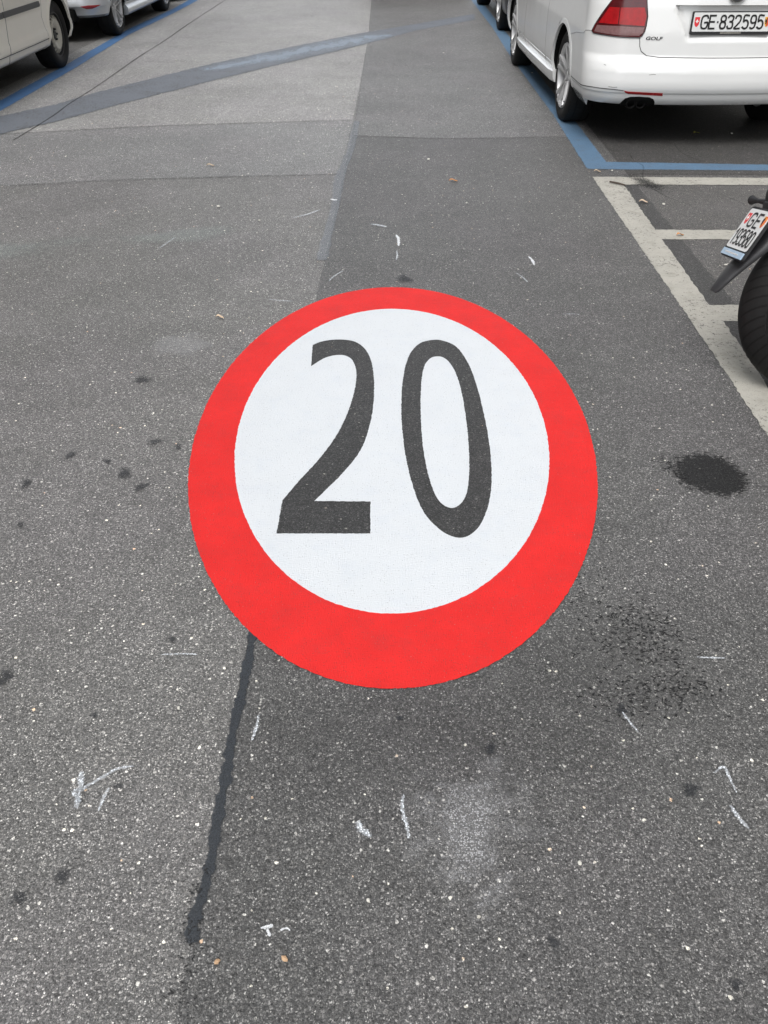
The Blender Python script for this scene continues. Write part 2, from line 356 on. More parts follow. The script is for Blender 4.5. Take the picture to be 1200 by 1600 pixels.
# unseen pale houses along both sides, added to block horizon light under the cars
M['facade'] = m_plain('pale_stone_facade', (.42, .40, .36), .85, var=.12, vs=1.5, bumpy=.3)
M['facade_warm'] = m_plain('ochre_render_facade', (.40, .385, .35), .85, var=.12, vs=1.5, bumpy=.3)
M['win_frame'] = m_plain('window_frame_white', (.6, .6, .58), .5)
M['win_glass'] = m_plain('window_glass', (.02, .025, .03), .06)
def house(x, y0, y1, sgn, h, mt, label):
    b = empty('unseen_house', (x, (y0+y1)/2, 0)); tag(b, label, 'house'); L = y1-y0; fl = 3.2; nw = int(L/2.6)
    w = MB(); w.box((sgn*5, 0, h/2), (10, L-.02, h)); w.box((sgn*-.06, 0, 3.9), (.12, L-.06, .22)); w.box((sgn*-.12, 0, h-.1), (.5, L-.06, .3)); w.build('wall', mt, b, False)
    for i in range(int((h-1)/fl)):
        for k in range(nw):
            yy = -L/2+(k+.5)*L/nw; zz = 1.9+i*fl+(.3 if i else 0)
            f_ = MB()
            for d in (-.55, .55): f_.box((sgn*-.035, yy+d, zz), (.07, .1, 1.9))
            f_.box((sgn*-.035, yy, zz+1.0), (.07, 1.2, .1)); f_.box((sgn*-.07, yy, zz-1.0), (.14, 1.4, .1)); f_.box((sgn*-.03, yy, zz), (.05, .06, 1.9))
            wf = f_.build('window', M['win_frame'], b, False)
            g_ = MB(); g_.box((sgn*-.012, yy, zz), (.02, 1.0, 1.9)); g_.build('pane', M['win_glass'], wf, False)
house(6.4, -12, 8, 1, 16, M['facade'], 'unseen pale stone house behind the motorcycle bays on the right')
house(6.4, 8, 34, 1, 15, M['facade_warm'], 'unseen ochre rendered house behind the white estate car')
house(-8.4, -12, 12, -1, 16, M['facade_warm'], 'unseen ochre rendered house behind the beige van on the left')
house(-8.4, 12, 36, -1, 15, M['facade'], 'unseen pale stone house beyond the silver car on the left')

# the painted 20 roundel
RC = (0.0, 2.466)
rd = empty('speed_limit_roundel', (RC[0], RC[1], .004))
tag(rd, 'big red ringed white oval painted on the road with the number 20', 'road marking')
def rel(pts): return [(x-RC[0], y-RC[1]) for x, y in pts]
two_c = [  # straight-edged corners separate the curved runs
 [(-.322,3.052),(-.297,3.078),(-.262,3.097),(-.222,3.104),(-.180,3.098),(-.148,3.078),(-.116,3.028),(-.093,2.955),(-.077,2.85),(-.069,2.70),(-.070,2.56),(-.078,2.44),(-.101,2.29),(-.150,2.155),(-.232,1.996)],
 [(-.065,1.996)],[(-.061,1.842)],[(-.326,1.839)],[(-.327,1.996)],
 [(-.327,1.998),(-.285,2.105),(-.236,2.22),(-.194,2.345),(-.166,2.465),(-.147,2.60),(-.137,2.74),(-.142,2.85),(-.160,2.925),(-.186,2.958),(-.212,2.965),(-.243,2.955),(-.275,2.928),(-.313,2.868)]]
two = []
for run in two_c:
    two += catmull(run, 5) if len(run) > 1 else run
two = [p for i, p in enumerate(two) if i == 0 or (Vector(p)-Vector(two[i-1])).length > 1e-3]
o0 = [(.163,3.106),(.199,3.098),(.240,3.060),(.268,2.99),(.293,2.86),(.306,2.72),(.313,2.58),(.317,2.42),(.315,2.26),(.306,2.12),(.288,2.00),(.258,1.90),(.225,1.845),(.193,1.826),(.160,1.838),(.129,1.872),(.093,1.942),(.067,2.05),(.046,2.20),(.034,2.36),(.029,2.53),(.034,2.73),(.050,2.90),(.075,3.01),(.112,3.08)]
i0 = [(.173,2.957),(.196,2.945),(.217,2.90),(.236,2.81),(.247,2.68),(.251,2.53),(.250,2.37),(.244,2.22),(.232,2.09),(.214,2.01),(.183,1.968),(.154,1.978),(.131,2.025),(.112,2.13),(.101,2.26),(.096,2.42),(.098,2.60),(.105,2.76),(.120,2.88),(.145,2.942)]
o0 = rough_edge(catmull(o0, 5, True), .006, .001); i0 = rough_edge(catmull(i0, 5, True), .006, .001); two = rough_edge(two, .006, .001)
outer = rough_edge(ring(.660, 1.192, 0, 0, 260), .007, .0016); inner = rough_edge(ring(.519, .947, -.003, 0, 220), .007, .0013)
sheet('red_ring', [outer, inner[::-1]], 0, M['red'], rd)
d_ = sheet('white_disc', [inner, rel(two)[::-1], rel(o0)[::-1]], 0, M['white_disc'], rd)
sheet('zero_infill', [rel(i0)], 0, M['white_disc'], rd)
sheet('digit', [rel(two)], -.0012, M['digit'], rd)
sheet('digit', [rel(o0), rel(i0)[::-1]], -.0012, M['digit'], rd)

# parking lines
def line_thing(name, polys, z, mt, label, cat='road marking', group=None, amp=.004):
    o = sheet(name, [rough_edge(p, .02, amp) for p in polys], z, mt); return tag(o, label, cat, group)
line_thing('blue_parking_line', [[(1.252, 5.70), (1.262, 5.685), (1.30, 5.68), (2.471, 5.66), (3.4, 5.645), (3.4, 5.79), (2.471, 5.80), (1.408, 5.86), (1.413, 8), (1.40, 12), (1.385, 16), (1.36, 30), (1.22, 30), (1.235, 16), (1.272, 12.5), (1.250, 10.6), (1.262, 8.8), (1.275, 7.36)]], .0040, M['blue_r'],
           'blue painted parking bay line running under the white estate car')
line_thing('blue_parking_line', [[(-3.235, 4.0), (-3.242, 7.4), (-3.26, 9.36), (-3.34, 11.9), (-3.27, 14.1), (-3.25, 15.7), (-3.2, 30), (-3.36, 30), (-3.40, 16), (-3.39, 14.6), (-3.48, 12.4), (-3.42, 9.87), (-3.405, 8.7), (-3.40, 7.8), (-3.39, 4.0)]], .0035, M['blue_l'],
           'bright blue painted kerbside line beside the beige van and silver car')
wl = [(1.25, 5.50), (1.253, 3.3), (1.248, 2.39), (1.247, -2), (1.372, -2), (1.368, 2.7), (1.388, 3.305), (3.4, 3.30), (3.4, 3.47), (1.38, 3.475), (1.39, 4.33), (3.4, 4.325), (3.4, 4.47), (1.393, 4.48), (1.411, 5.33), (3.4, 5.33), (3.4, 5.475)]
line_thing('white_bay_line', [wl], .0034, M['line'], 'worn off-white painted motorcycle bay grid line at the right')
# faded blue grey band across the lane
bt = [(-3.23, 7.10), (-2.86, 7.68), (-2.68, 8.18), (-1.92, 9.72), (-1.24, 10.83), (-.47, 12.0), (.27, 12.94), (1.15, 14.1)]
bb = [(1.10, 13.4), (.26, 12.3), (-.43, 10.98), (-1.13, 9.81), (-1.75, 8.75), (-2.39, 7.56), (-2.65, 7.03), (-3.05, 6.42), (-3.23, 6.25)]
line_thing('removed_marking', [bt+bb], .0038, M['band_paint'], 'faded blue-grey diagonal band crossing the lane in the distance', amp=.012)
M['pale_scrub'] = m_decal('pale_blue_scrub', (.34, .40, .47), .55, .25, .95, 7, .75, 0, .6, (1, .35, 1))
v = stroke('removed_marking', [(-1.95, 9.25), (-1.2, 10.35), (-.6, 11.25), (-.1, 11.95)], .80, M['pale_scrub'], .0048, 'pale blue scrubbed streak in the middle of the diagonal band', 'road marking')

M['fleck'] = m_decal('fleck_tar', (.013, .013, .013), .85, .25, .6, 200, .4, 0, .6)
# seams, joints and cracks
M['seal'] = m_decal('seal_strip', (.030, .035, .041), .92, .25, .50, 45, .60, 0.12, .5)
M['seal_grey'] = m_decal('worn_seal_strip', (.24, .26, .285), .42, .05, .5, 30, .35, 0, .6)
M['crack'] = m_decal('crack_dirt', (.015, .014, .013), .55, .2, .7, 30, .55, 0, .8)
M['joint'] = m_decal('joint_dirt', (.03, .03, .03), .20, .2, .8, 20, .5, 0, .8)
stroke('tar_seam', [(-.338, 1.55), (-.338, 1.45), (-.336, 1.34), (-.338, 1.25), (-.341, 1.15), (-.337, 1.06), (-.338, .97), (-.335, .88), (-.336, .80), (-.345, .74), (-.338, .70)], .034, M['seal'], .0034, 'dark bitumen strip sealing the lane seam below the red ring', 'tar seam', taper=False, jit=.32)
stroke('tar_seam', [(-.30, 7.05), (-.305, 6.6), (-.315, 6.05), (-.345, 5.5), (-.34, 4.9), (-.352, 4.3), (-.355, 4.0)], .075, M['seal_grey'], .0043, 'worn grey seal strip along the lane seam beyond the red ring', 'tar seam', taper=False)
flecks('tar_seam', [(-.345, .74, .012, .05, 40), (-.34, .60, .014, .07, 26)], 'trail of broken tar flecks continuing the seam at the bottom of the road', 'tar seam', .0045, .005)
stroke('road_crack', [(-2.80, 17), (-2.80, 13.2), (-2.775, 11.4), (-2.785, 10.2), (-2.755, 8.5), (-2.762, 7.7), (-2.745, 7.2), (-2.765, 6.4)], .028, M['crack'], .0043, 'long thin crack running up the left of the road past the diagonal band', 'road crack', taper=False)
stroke('road_joint', [(-3.2, 6.53), (-2.67, 6.66), (-1.81, 6.88), (-.35, 7.10)], .04, M['joint'], .0043, 'thin dark joint across the left lane at the far side of the repair', 'road crack', taper=False)
stroke('road_joint', [(-3.2, 5.15), (-2.42, 5.256), (-1.67, 5.406), (-.36, 5.55)], .03, M['joint'], .0043, 'thin dark joint across the left lane at the near side of the repair', 'road crack', taper=False)
stroke('road_joint', [(-.30, 6.58), (.4, 6.50), (1.2, 6.57)], .035, M['joint'], .0043, 'thin dark joint across the right lane beside the rear wheel', 'road crack', taper=False)
stroke('road_crack', [(1.62, 6.1), (1.60, 5.9), (1.63, 5.75), (1.56, 5.45), (1.60, 5.1), (1.72, 4.9)], .022, M['joint'], .0043, 'short wandering crack across the blue line behind the white car', 'road crack')
stroke('road_crack', [(2.0, 6.4), (1.98, 6.1), (2.06, 5.85)], .02, M['joint'], .0043, 'hairline crack in the bay right behind the white bumper', 'road crack')
stroke('road_crack', [(1.86, 5.3), (2.0, 5.0), (2.08, 4.75), (2.4, 4.7)], .018, M['joint'], .0043, 'hairline crack inside the upper motorcycle bay', 'road crack')

# stains
M['wet'] = m_decal('wet_oil', (.013, .013, .013), .80, .20, .30, 55, .55, 0.12, .5, (1, 2.4, 1))
M['oil_rough'] = m_decal('rough_oil', (.012, .012, .012), .66, .50, .64, 120, 1.25, .0, .7, (1, 1.9, 1))
M['gum'] = m_decal('gum_spot', (.022, .024, .028), .56, .12, .70, 90, .55, 0, .55)
M['scuff'] = m_decal('pale_scuff', (.52, .52, .53), .66, .25, .95, 16, .85, .80, .8)
M['scuff_soft'] = m_decal('pale_scuff_soft', (.42, .42, .42), .42, .05, .6, 14, .5, .5, .8)
M['soft_dark'] = m_decal('soft_dark_tone', (.03, .03, .03), .20, .0, 1.2, 5, .45, .0, .8)  # faint soft-edged darkening for the road around the ring
M['green_film'] = m_decal('pale_green_film', (.32, .36, .34), .30, .15, .8, 4, .55, .25, .8)
M['chalk'] = m_decal('chalk', (.76, .80, .84), .95, .30, .58, 240, 1.1, .65, .9)
M['chalk_solid'] = m_decal('solid_chalk', (.80, .82, .84), .95, .28, .5, 150, .9, .3, .8)
blob('oil_stain', .990, 2.155, .140, .145, M['wet'], .0045, 0, .07, 'dark wet patch on the road between the ring and the white line', 'stain')
flecks('oil_stain', [(.885, 2.19, .022, .03, 90)], 'ragged fringe at the left end of the dark wet patch', 'stain', .0048, .006)
flecks('oil_stain', [(.60, 1.50, .055, .05, 150), (.655, 1.42, .035, .05, 90), (.56, 1.42, .05, .04, 80)], 'broken black mottled stain at the lower right of the red ring', 'stain', .0030, .006)
flecks('oil_stain', [(.60, 1.28, .06, .035, 130), (.68, 1.29, .03, .02, 40), (.53, 1.24, .05, .03, 50)], 'smaller mottled stain just above the slanting chalk dash', 'stain', .0031, .006)
flecks('oil_stain', [(.52, 1.85, .03, .12, 60), (.50, 1.62, .04, .06, 50)], 'sprinkle of dark flecks hugging the right edge of the ring', 'stain', .0032, .005)
blob('scuff_patch', .155, .93, .19, .21, M['scuff'], .0045, .2, .25, 'pale chalky scuffed patch on the road below the ring', 'stain')
blob('scuff_patch', -.85, 3.05, .15, .14, M['scuff_soft'], .0045, .1, .15, 'pale rubbed patch to the upper left of the red ring', 'stain')
blob('scuff_patch', -2.2, 4.05, .9, .22, M['green_film'], .0045, .35, .2, 'faint greenish film smeared across the left lane', 'stain')
blob('scuff_patch', -1.1, 4.35, .45, .16, M['green_film'], .0047, .3, .2, 'smaller faint greenish smear left of the seam', 'stain')
blob('dark_patch', .45, 1.30, .55, .45, M['soft_dark'], .0025, .5, .15, 'broad faint darker area around the lower right of the ring', 'stain')
blob('dark_patch', .05, 1.15, .62, .28, M['soft_dark'], .0028, 0, .15, 'broad faint darker area under the lower edge of the ring', 'stain')
blob('dark_patch', 1.56, 5.36, .12, .30, M['oil_rough'], .0045, .4, .2, 'black rubbed scuff beside the corner of the white bay line', 'stain')
spots = [(-1.035,2.235,.020,.026,'oval dark spot farthest left of the row beside the ring'),(-.907,2.203,.015,.016,'tiny dark spot in the middle of the row beside the ring'),
 (-.834,2.136,.024,.034,'roundish dark stain like a paw print left of the ring'),(-.762,2.064,.030,.018,'slanted dark dash of tar left of the ring'),
 (-.781,2.32,.024,.026,'small broken dark stain highest beside the left of the ring'),(-1.119,2.076,.018,.026,'dark spot near the left edge at ring height'),
 (-1.062,1.869,.014,.016,'small dark dash lower near the left edge'),(-.70,2.29,.014,.02,'little dark spot almost touching the red ring'),
 (.607,1.016,.022,.020,'dark round tar spot left of the corner shaped chalk mark'),(.511,1.221,.017,.016,'dark blue-black tar spot at the head of a chalk dash'),
 (-.53,1.424,.011,.013,'small round tar dot above the level chalk dash'),(-.653,1.189,.010,.010,'small tar dot above the chalk scribble'),
 (-.552,1.01,.010,.009,'tiny tar dot to the right of the chalk scribble'),(-.601,.818,.018,.022,'mottled tar spot near the lower left'),
 (-.666,.775,.018,.017,'dark tar blot near the lower left corner'),(-.891,1.297,.022,.03,'dark smudge cut by the left edge'),
 (.284,.707,.012,.02,'faint dark blotch at the bottom right of the scuff'),(.577,.643,.012,.012,'small dark hole-like spot near the bottom right'),
 (.049,3.76,.040,.055,'blue-grey spot just above the top of the ring'),(.21,1.11,.014,.02,'small smudge above the pale scuffed patch'),
 (.02,1.19,.010,.010,'tiny pit just under the bottom of the ring'),(-.93,2.75,.04,.03,'faint dark smear under the pale rubbed patch')]
for i, (x, y, a, b, lb) in enumerate(spots):
    blob('tar_spot', x, y, a*1.25, b*1.25, M['gum'], .0052, random.uniform(-.4, .4) if i != 3 else .7, .3, lb, 'tar spot', n=18, rings=4)
# chalk marks
ch = [([(-.549,1.371),(-.50,1.374),(-.455,1.373)],.006,0,'level chalk dash to the lower left of the ring'),
 ([(-.635,1.045),(-.628,1.01),(-.62,.955)],.016,0,'thick first stroke of the chalk scribble at lower left'),
 ([(-.628,1.0),(-.60,1.02),(-.565,1.05),(-.53,1.058)],.010,0,'rising arm of the chalk scribble at lower left'),
 ([(-.612,1.005),(-.635,.995),(-.615,.97)],.014,0,'short hook inside the chalk scribble at lower left'),
 ([(-.568,1.007),(-.573,.98),(-.574,.952)],.010,0,'separate short upright chalk stroke beside the scribble'),
 ([(-.290,1.196),(-.291,1.16),(-.296,1.125)],.009,0,'short upright chalk stroke right of the tar seam'),
 ([(.722,1.379),(.76,1.377),(.79,1.377)],.007,0,'short level chalk dash at the right edge'),
 ([(.511,1.214),(.521,1.185),(.535,1.155)],.008,0,'slanting chalk dash below the mottled stain'),
 ([(.665,1.055),(.685,1.070),(.692,1.066),(.694,1.035),(.697,1.01)],.008,0,'corner shaped chalk mark near the right edge'),
 ([(.674,.982),(.682,.955),(.694,.928)],.011,0,'slanting chalk stroke under the corner shaped mark'),
 ([(.027,.998),(.024,.965),(.032,.93),(.037,.90)],.010,0,'wavy upright chalk stroke at the left of the scuffed patch'),
 ([(-.064,.937),(-.055,.92),(-.035,.902)],.018,0,'smudged chalk blot left of the scuffed patch'),
 ([(-.225,.726),(-.212,.728),(-.203,.732)],.008,1,'bright white splash near the bottom of the picture'),
 ([(-.213,.728),(-.210,.718),(-.206,.712)],.007,1,'tail of the bright white splash near the bottom'),
 ([(-.190,.722),(-.180,.726),(-.172,.722)],.006,1,'tiny white dab right of the white splash'),
 ([(-.302,3.72),(-.280,3.79),(-.24,3.86)],.010,0,'curved chalk tick at the upper left above the ring'),
 ([(.010,4.38),(.022,4.30),(.022,4.20)],.018,1,'white curved chalk mark above the middle of the ring'),
 ([(.012,4.14),(.016,4.07),(.010,4.0)],.010,0,'faint tail under the curved chalk mark'),
 ([(.664,4.06),(.676,4.01),(.678,3.94)],.018,1,'short thick white mark above the right of the ring'),
 ([(.575,3.845),(.60,3.79),(.62,3.72)],.010,0,'curved chalk tick at the upper right above the ring'),
 ([(-.56,3.51),(-.50,3.495),(-.44,3.488)],.010,0,'faint level chalk line left above the ring'),
 ([(.72,3.362),(.76,3.366),(.795,3.36)],.008,0,'small level chalk dash right above the ring'),
 ([(-1.19,4.15),(-1.165,4.24),(-1.14,4.33)],.009,0,'thin slanted chalk tick in the left lane'),
 ([(-.375,5.0),(-.355,4.985),(-.335,4.985)],.030,1,'little white dab on the worn seam strip'),
 ([(-.13,4.55),(-.08,4.53),(-.04,4.50)],.03,0,'faint grey dash on the right lane above the ring'),
 ([(-.56,4.65),(-.48,4.72),(-.42,4.80)],.018,0,'faint double scratch left of the seam')]
for pts, w, sol, lb in ch:
    stroke('chalk_mark', pts, w*1.2, M['chalk_solid' if sol else 'chalk'], .0055, lb, 'chalk mark')

# leaves, twig and grit lying on the road
M['leaf_o'] = m_plain('orange_leaf', (.55, .25, .09), .7, var=.2, vs=60)
M['leaf_p'] = m_plain('pale_leaf', (.62, .48, .34), .7, var=.2, vs=60)
M['leaf_y'] = m_plain('yellow_leaf', (.55, .50, .12), .7, var=.2, vs=60)
M['twig'] = m_plain('twig_bark', (.06, .045, .035), .8, var=.2, vs=60)
M['grit'] = m_plain('pale_grit', (.62, .60, .54), .8, var=.2, vs=200)
M['grit_tan'] = m_plain('tan_grit', (.50, .33, .20), .8, var=.25, vs=200)
def leaf(x, y, L, W, rz, mt, label):
    v = []; f = []; n = 10
    for i in range(n+1):
        s = i/n; w = W*.5*math.sin(PI*s)**.8*(1+.15*math.sin(9*s)); h = .003+.006*math.sin(PI*s*1.3)+.002*math.sin(7*s)
        for q in (-1, 0, 1): v.append(((s-.5)*L, q*w, h+abs(q)*.004))
    f = [(i*3+k, (i+1)*3+k, (i+1)*3+k+1, i*3+k+1) for i in range(n) for k in range(2)]
    v += [(a, b, c-.0006) for a, b, c in v]; f += [tuple(q+33 for q in p[::-1]) for p in f]
    o = obj('fallen_leaf', v, f, mt, smooth=True); o.location = (x, y, .007); o.rotation_euler = (0, 0, rz); tag(o, label, 'leaf')
leaf(.364, 5.374, .055, .028, .1, M['leaf_o'], 'small orange leaf in the right lane beyond the ring')
leaf(1.442, 4.953, .050, .030, -.2, M['leaf_p'], 'pale tan leaf inside the upper white bay')
leaf(1.497, 4.377, .045, .022, .3, M['leaf_o'], 'reddish leaf scrap on the middle white bay line')
leaf(2.24, 6.663, .06, .04, .5, M['leaf_y'], 'yellow-green leaf on the ground under the white bumper')
leaf(-1.208, 5.712, .05, .022, .1, M['leaf_p'], 'pale yellow leaf scrap in the left lane repair band')
leaf(1.30, 5.60, .045, .02, 0, M['leaf_p'], 'pale leaf scrap between the blue and white lines')
leaf(-.735, 3.30, .035, .018, 0, M['leaf_p'], 'pinkish leaf scrap left above the ring')
tw = MB(); tw.tube([(1.33, 5.36, .012), (1.37, 5.32, .014), (1.41, 5.285, .012)], [.005, .006, .004], 6); tag(tw.build('twig', M['twig']), 'short dark twig on the corner of the white bay line', 'twig')
def where(x, y):
    side = 'left lane' if x < -.36 else 'right lane' if x < 1.22 else 'parking bays'
    near = 'just beyond the ring' if y < 4.6 else 'level with the white bays' if y < 5.5 else 'level with the blue corner' if y < 7 else 'short of the diagonal band' if y < 9.5 else 'by the diagonal band'
    return side, near
def pebble(x, y, s, mt, grp):
    v = []; f = []; bm = bmesh.new(); bmesh.ops.create_icosphere(bm, subdivisions=1, radius=s)
    for q in bm.verts: q.co = Vector((q.co.x*1.2, q.co.y*random.uniform(.7, 1), q.co.z*.55))*random.uniform(.75, 1.15)
    bm.verts.index_update(); v = [q.co.copy() for q in bm.verts]; f = [[w.index for w in p.verts] for p in bm.faces]; bm.free()
    o = obj('pebble', v, f, mt, smooth=False); o.location = (x, y, .006+s*.3); o.rotation_euler = (0, 0, random.uniform(0, 3)); return tag(o, grp, 'pebble', 'loose grit on the road')
for (x, y, s) in [(-.291,.668,.0055),(-.177,.673,.006),(.354,.853,.0052),(-.038,.777,.0045),(-.47,1.21,.0045)]:
    pebble(x, y, s, M['grit_tan' if s > .0054 else 'grit'], 'tiny loose chip of grit on the near asphalt '+('left of the tar seam' if x < -.4 else 'just right of the tar seam' if x < -.25 else 'below the white chalk splash' if x < -.1 else 'in the lower middle of the road' if x < .2 else 'in the lower right of the road'))
used = set()
for _ in range(60):
    x = random.uniform(-2.6, 1.2); y = random.uniform(3.8, 11)
    lb = 'small loose pale pebble in the %s %s' % where(x, y); sz = random.uniform(.006, .012)
    if (abs(x) < .7 and y < 3.9) or lb in used: continue
    used.add(lb); pebble(x, y, sz, M['grit'], lb)
for x, y in [(1.55,4.92),(1.60,3.95),(1.40,5.63),(2.5,6.66),(1.35,9.2)]:
    pebble(x, y, .009, M['grit'], 'small loose pale pebble among the bay lines '+('inside the upper white bay' if y > 4.4 and y < 5.4 and x > 1.45 else 'inside the middle white bay' if y < 4.3 else 'between the blue and white lines' if y < 5.7 else 'behind the white bumper' if x > 1.6 else 'beside the wheels of the white car'))

# ------------------------------------------------------------------ vehicles
M['white_car'] = m_plain('white_car_paint', (.72, .725, .715), .24, coat=1., var=.035, vs=3)
M['beige_car'] = m_plain('beige_van_paint', (.84, .80, .71), .32, coat=.6, var=.05, vs=4)
M['silver_car'] = m_plain('silver_car_paint', (.55, .57, .59), .36, metal=.5, coat=.7, var=.03, vs=4)
M['dark_car'] = m_plain('dark_car_paint', (.020, .022, .024), .3, coat=.6, var=.05, vs=4)
M['black'] = m_plain('black_plastic', (.016, .016, .017), .55, var=.2, vs=20)
M['fender'] = m_plain('fender_plastic', (.030, .030, .032), .42, var=.45, vs=22, bumpy=.35)
M['under'] = m_plain('underbody_black', (.006, .006, .006), .9, var=.2, vs=20, spec=.1)
M['gap'] = m_plain('panel_gap', (.05, .05, .05), .9, var=.1, spec=.1)
M['gap_soft'] = m_plain('panel_gap_light', (.22, .22, .21), .8, var=.1, spec=.2)
M['glass'] = m_plain('car_glass', (.012, .015, .016), .05, coat=.3, var=.02)
M['rim'] = m_plain('alloy_rim', (.50, .50, .50), .42, metal=.5, var=.06, vs=30)
M['rim_dark'] = m_plain('dark_rim_metal', (.05, .05, .05), .5, metal=.5, var=.1)  # dark metal for brake discs, steel rims and engine
M['hubcap'] = m_plain('beige_hub', (.50, .48, .42), .5, metal=.2, var=.15, vs=30)
M['grey_trim'] = m_plain('grey_rub_strip', (.085, .085, .085), .6, var=.12, vs=30)
M['chrome'] = m_plain('chrome', (.25, .25, .25), .2, metal=1., var=.05)
M['plate_w'] = m_plain('plate_white', (.66, .67, .66), .45, var=.03, vs=30)
M['plate_text'] = m_plain('plate_black', (.012, .012, .012), .5, var=.05)
M['sh_red'] = m_plain('shield_red', (.65, .03, .04), .45, var=.05)
M['sh_white'] = m_plain('shield_white', (.75, .75, .72), .45, var=.03)
M['sh_yel'] = m_plain('shield_yellow', (.75, .36, .04), .45, var=.08)
M['lens_red'] = m_plain('tail_lens_red', (.34, .004, .007), .22, coat=.25, var=.45, vs=34, bumpy=.25)
M['lens_dark'] = m_plain('tail_lens_dark_red', (.07, .003, .005), .18, coat=.35, var=.4, vs=30)
M['lens_clear'] = m_plain('tail_lens_clear', (.19, .10, .10), .22, coat=.3, var=.4, vs=60)
M['reflector'] = m_plain('reflector_red', (.33, .012, .014), .25, coat=.5, var=.15, vs=60)
M['pale_blue'] = m_plain('pale_blue_strip', (.38, .50, .62), .4, var=.15, vs=60)

# tyre with tread blocks
def m_tyre(name, grooves, sweep, rings_):
    m, t, b = mat(name); uv = t.n('UVMap').outputs[0]; s_ = t.n('SeparateXYZ'); t.set(s_.inputs[0], uv); U, V = s_.outputs[0], s_.outputs[1]
    av = t.m('ABSOLUTE', t.m('SUBTRACT', V, .5))
    ph = t.m('ADD', t.m('MULTIPLY', U, grooves), t.m('MULTIPLY', av, sweep))
    fr = t.m('FRACT', ph); lat = t.m('LESS_THAN', fr, .13 if rings_ else .20)
    tread = t.m('LESS_THAN', av, .34)
    cir = t.m('MAXIMUM', t.m('LESS_THAN', t.m('ABSOLUTE', t.m('SUBTRACT', av, .06)), .009), t.m('LESS_THAN', t.m('ABSOLUTE', t.m('SUBTRACT', av, .17)), .009))
    g = t.m('MULTIPLY', tread, t.m('MAXIMUM', lat, cir)) if rings_ else t.m('MULTIPLY', t.m('MULTIPLY', t.m('LESS_THAN', av, .40), t.m('GREATER_THAN', av, .03)), lat)
    nz = t.noise(t.n('TexCoord').outputs['Object'], 40, 4, .6)
    c = t.mix(nz, rgb(.004), rgb(.010)); c = t.mix(g, c, rgb(.0008))
    t.set(b.inputs['Base Color'], c); b.inputs['Roughness'].default_value = .72; b.inputs['Specular IOR Level'].default_value = .35
    bump(t, b, t.m('ADD', t.m('SUBTRACT', 1, g), t.m('MULTIPLY', nz, .1)), .9, .004); return m
M['tyre'] = m_tyre('car_tyre_rubber', 64, 3.2, True); M['moto_tyre'] = m_tyre('motorcycle_tyre_rubber', 46, 5.5, False)

def lathe_uv(name, prof, n, mt, parent):
    mb = MB(); m = len(prof); v = []; f = []
    for (r, x) in prof:
        for k in range(n+1):
            w = 2*PI*k/n; v.append((x, r*math.cos(w), r*math.sin(w)))
    f = [(i*(n+1)+k, i*(n+1)+k+1, (i+1)*(n+1)+k+1, (i+1)*(n+1)+k) for i in range(m-1) for k in range(n)]
    if prof[0][1] < prof[-1][1]: f = [q[::-1] for q in f]
    o = obj(name, v, f, mt, parent, True, 50); uv = o.data.uv_layers.new(name='UVMap')
    for lp in o.data.loops:
        i, k = divmod(lp.vertex_index, n+1); uv.data[lp.index].uv = (k/n, i/(m-1))
    return o
def tyre_prof(Rt, Ri, W, rounded=False):
    h = W/2
    if rounded:
        p = [(Ri, -h*.55), (Ri+.01, -h*.8), (Ri+(Rt-Ri)*.4, -h*.97)]
        for k in range(11):
            a = -1+2*k/10; p.append((Rt-.058*abs(a)**2.2*(1) , a*h))
        return p + [(Ri+(Rt-Ri)*.4, h*.97), (Ri+.01, h*.8), (Ri, h*.55)]
    return [(Ri, -h*.80), (Ri+.012, -h*.93), (Ri+(Rt-Ri)*.45, -h*1.0), (Rt-.03, -h*.97), (Rt-.012, -h*.88), (Rt-.003, -h*.74), (Rt, -h*.4), (Rt, 0), (Rt, h*.4), (Rt-.003, h*.74), (Rt-.012, h*.88), (Rt-.03, h*.97), (Ri+(Rt-Ri)*.45, h*1.0), (Ri+.012, h*.93), (Ri, h*.80)]
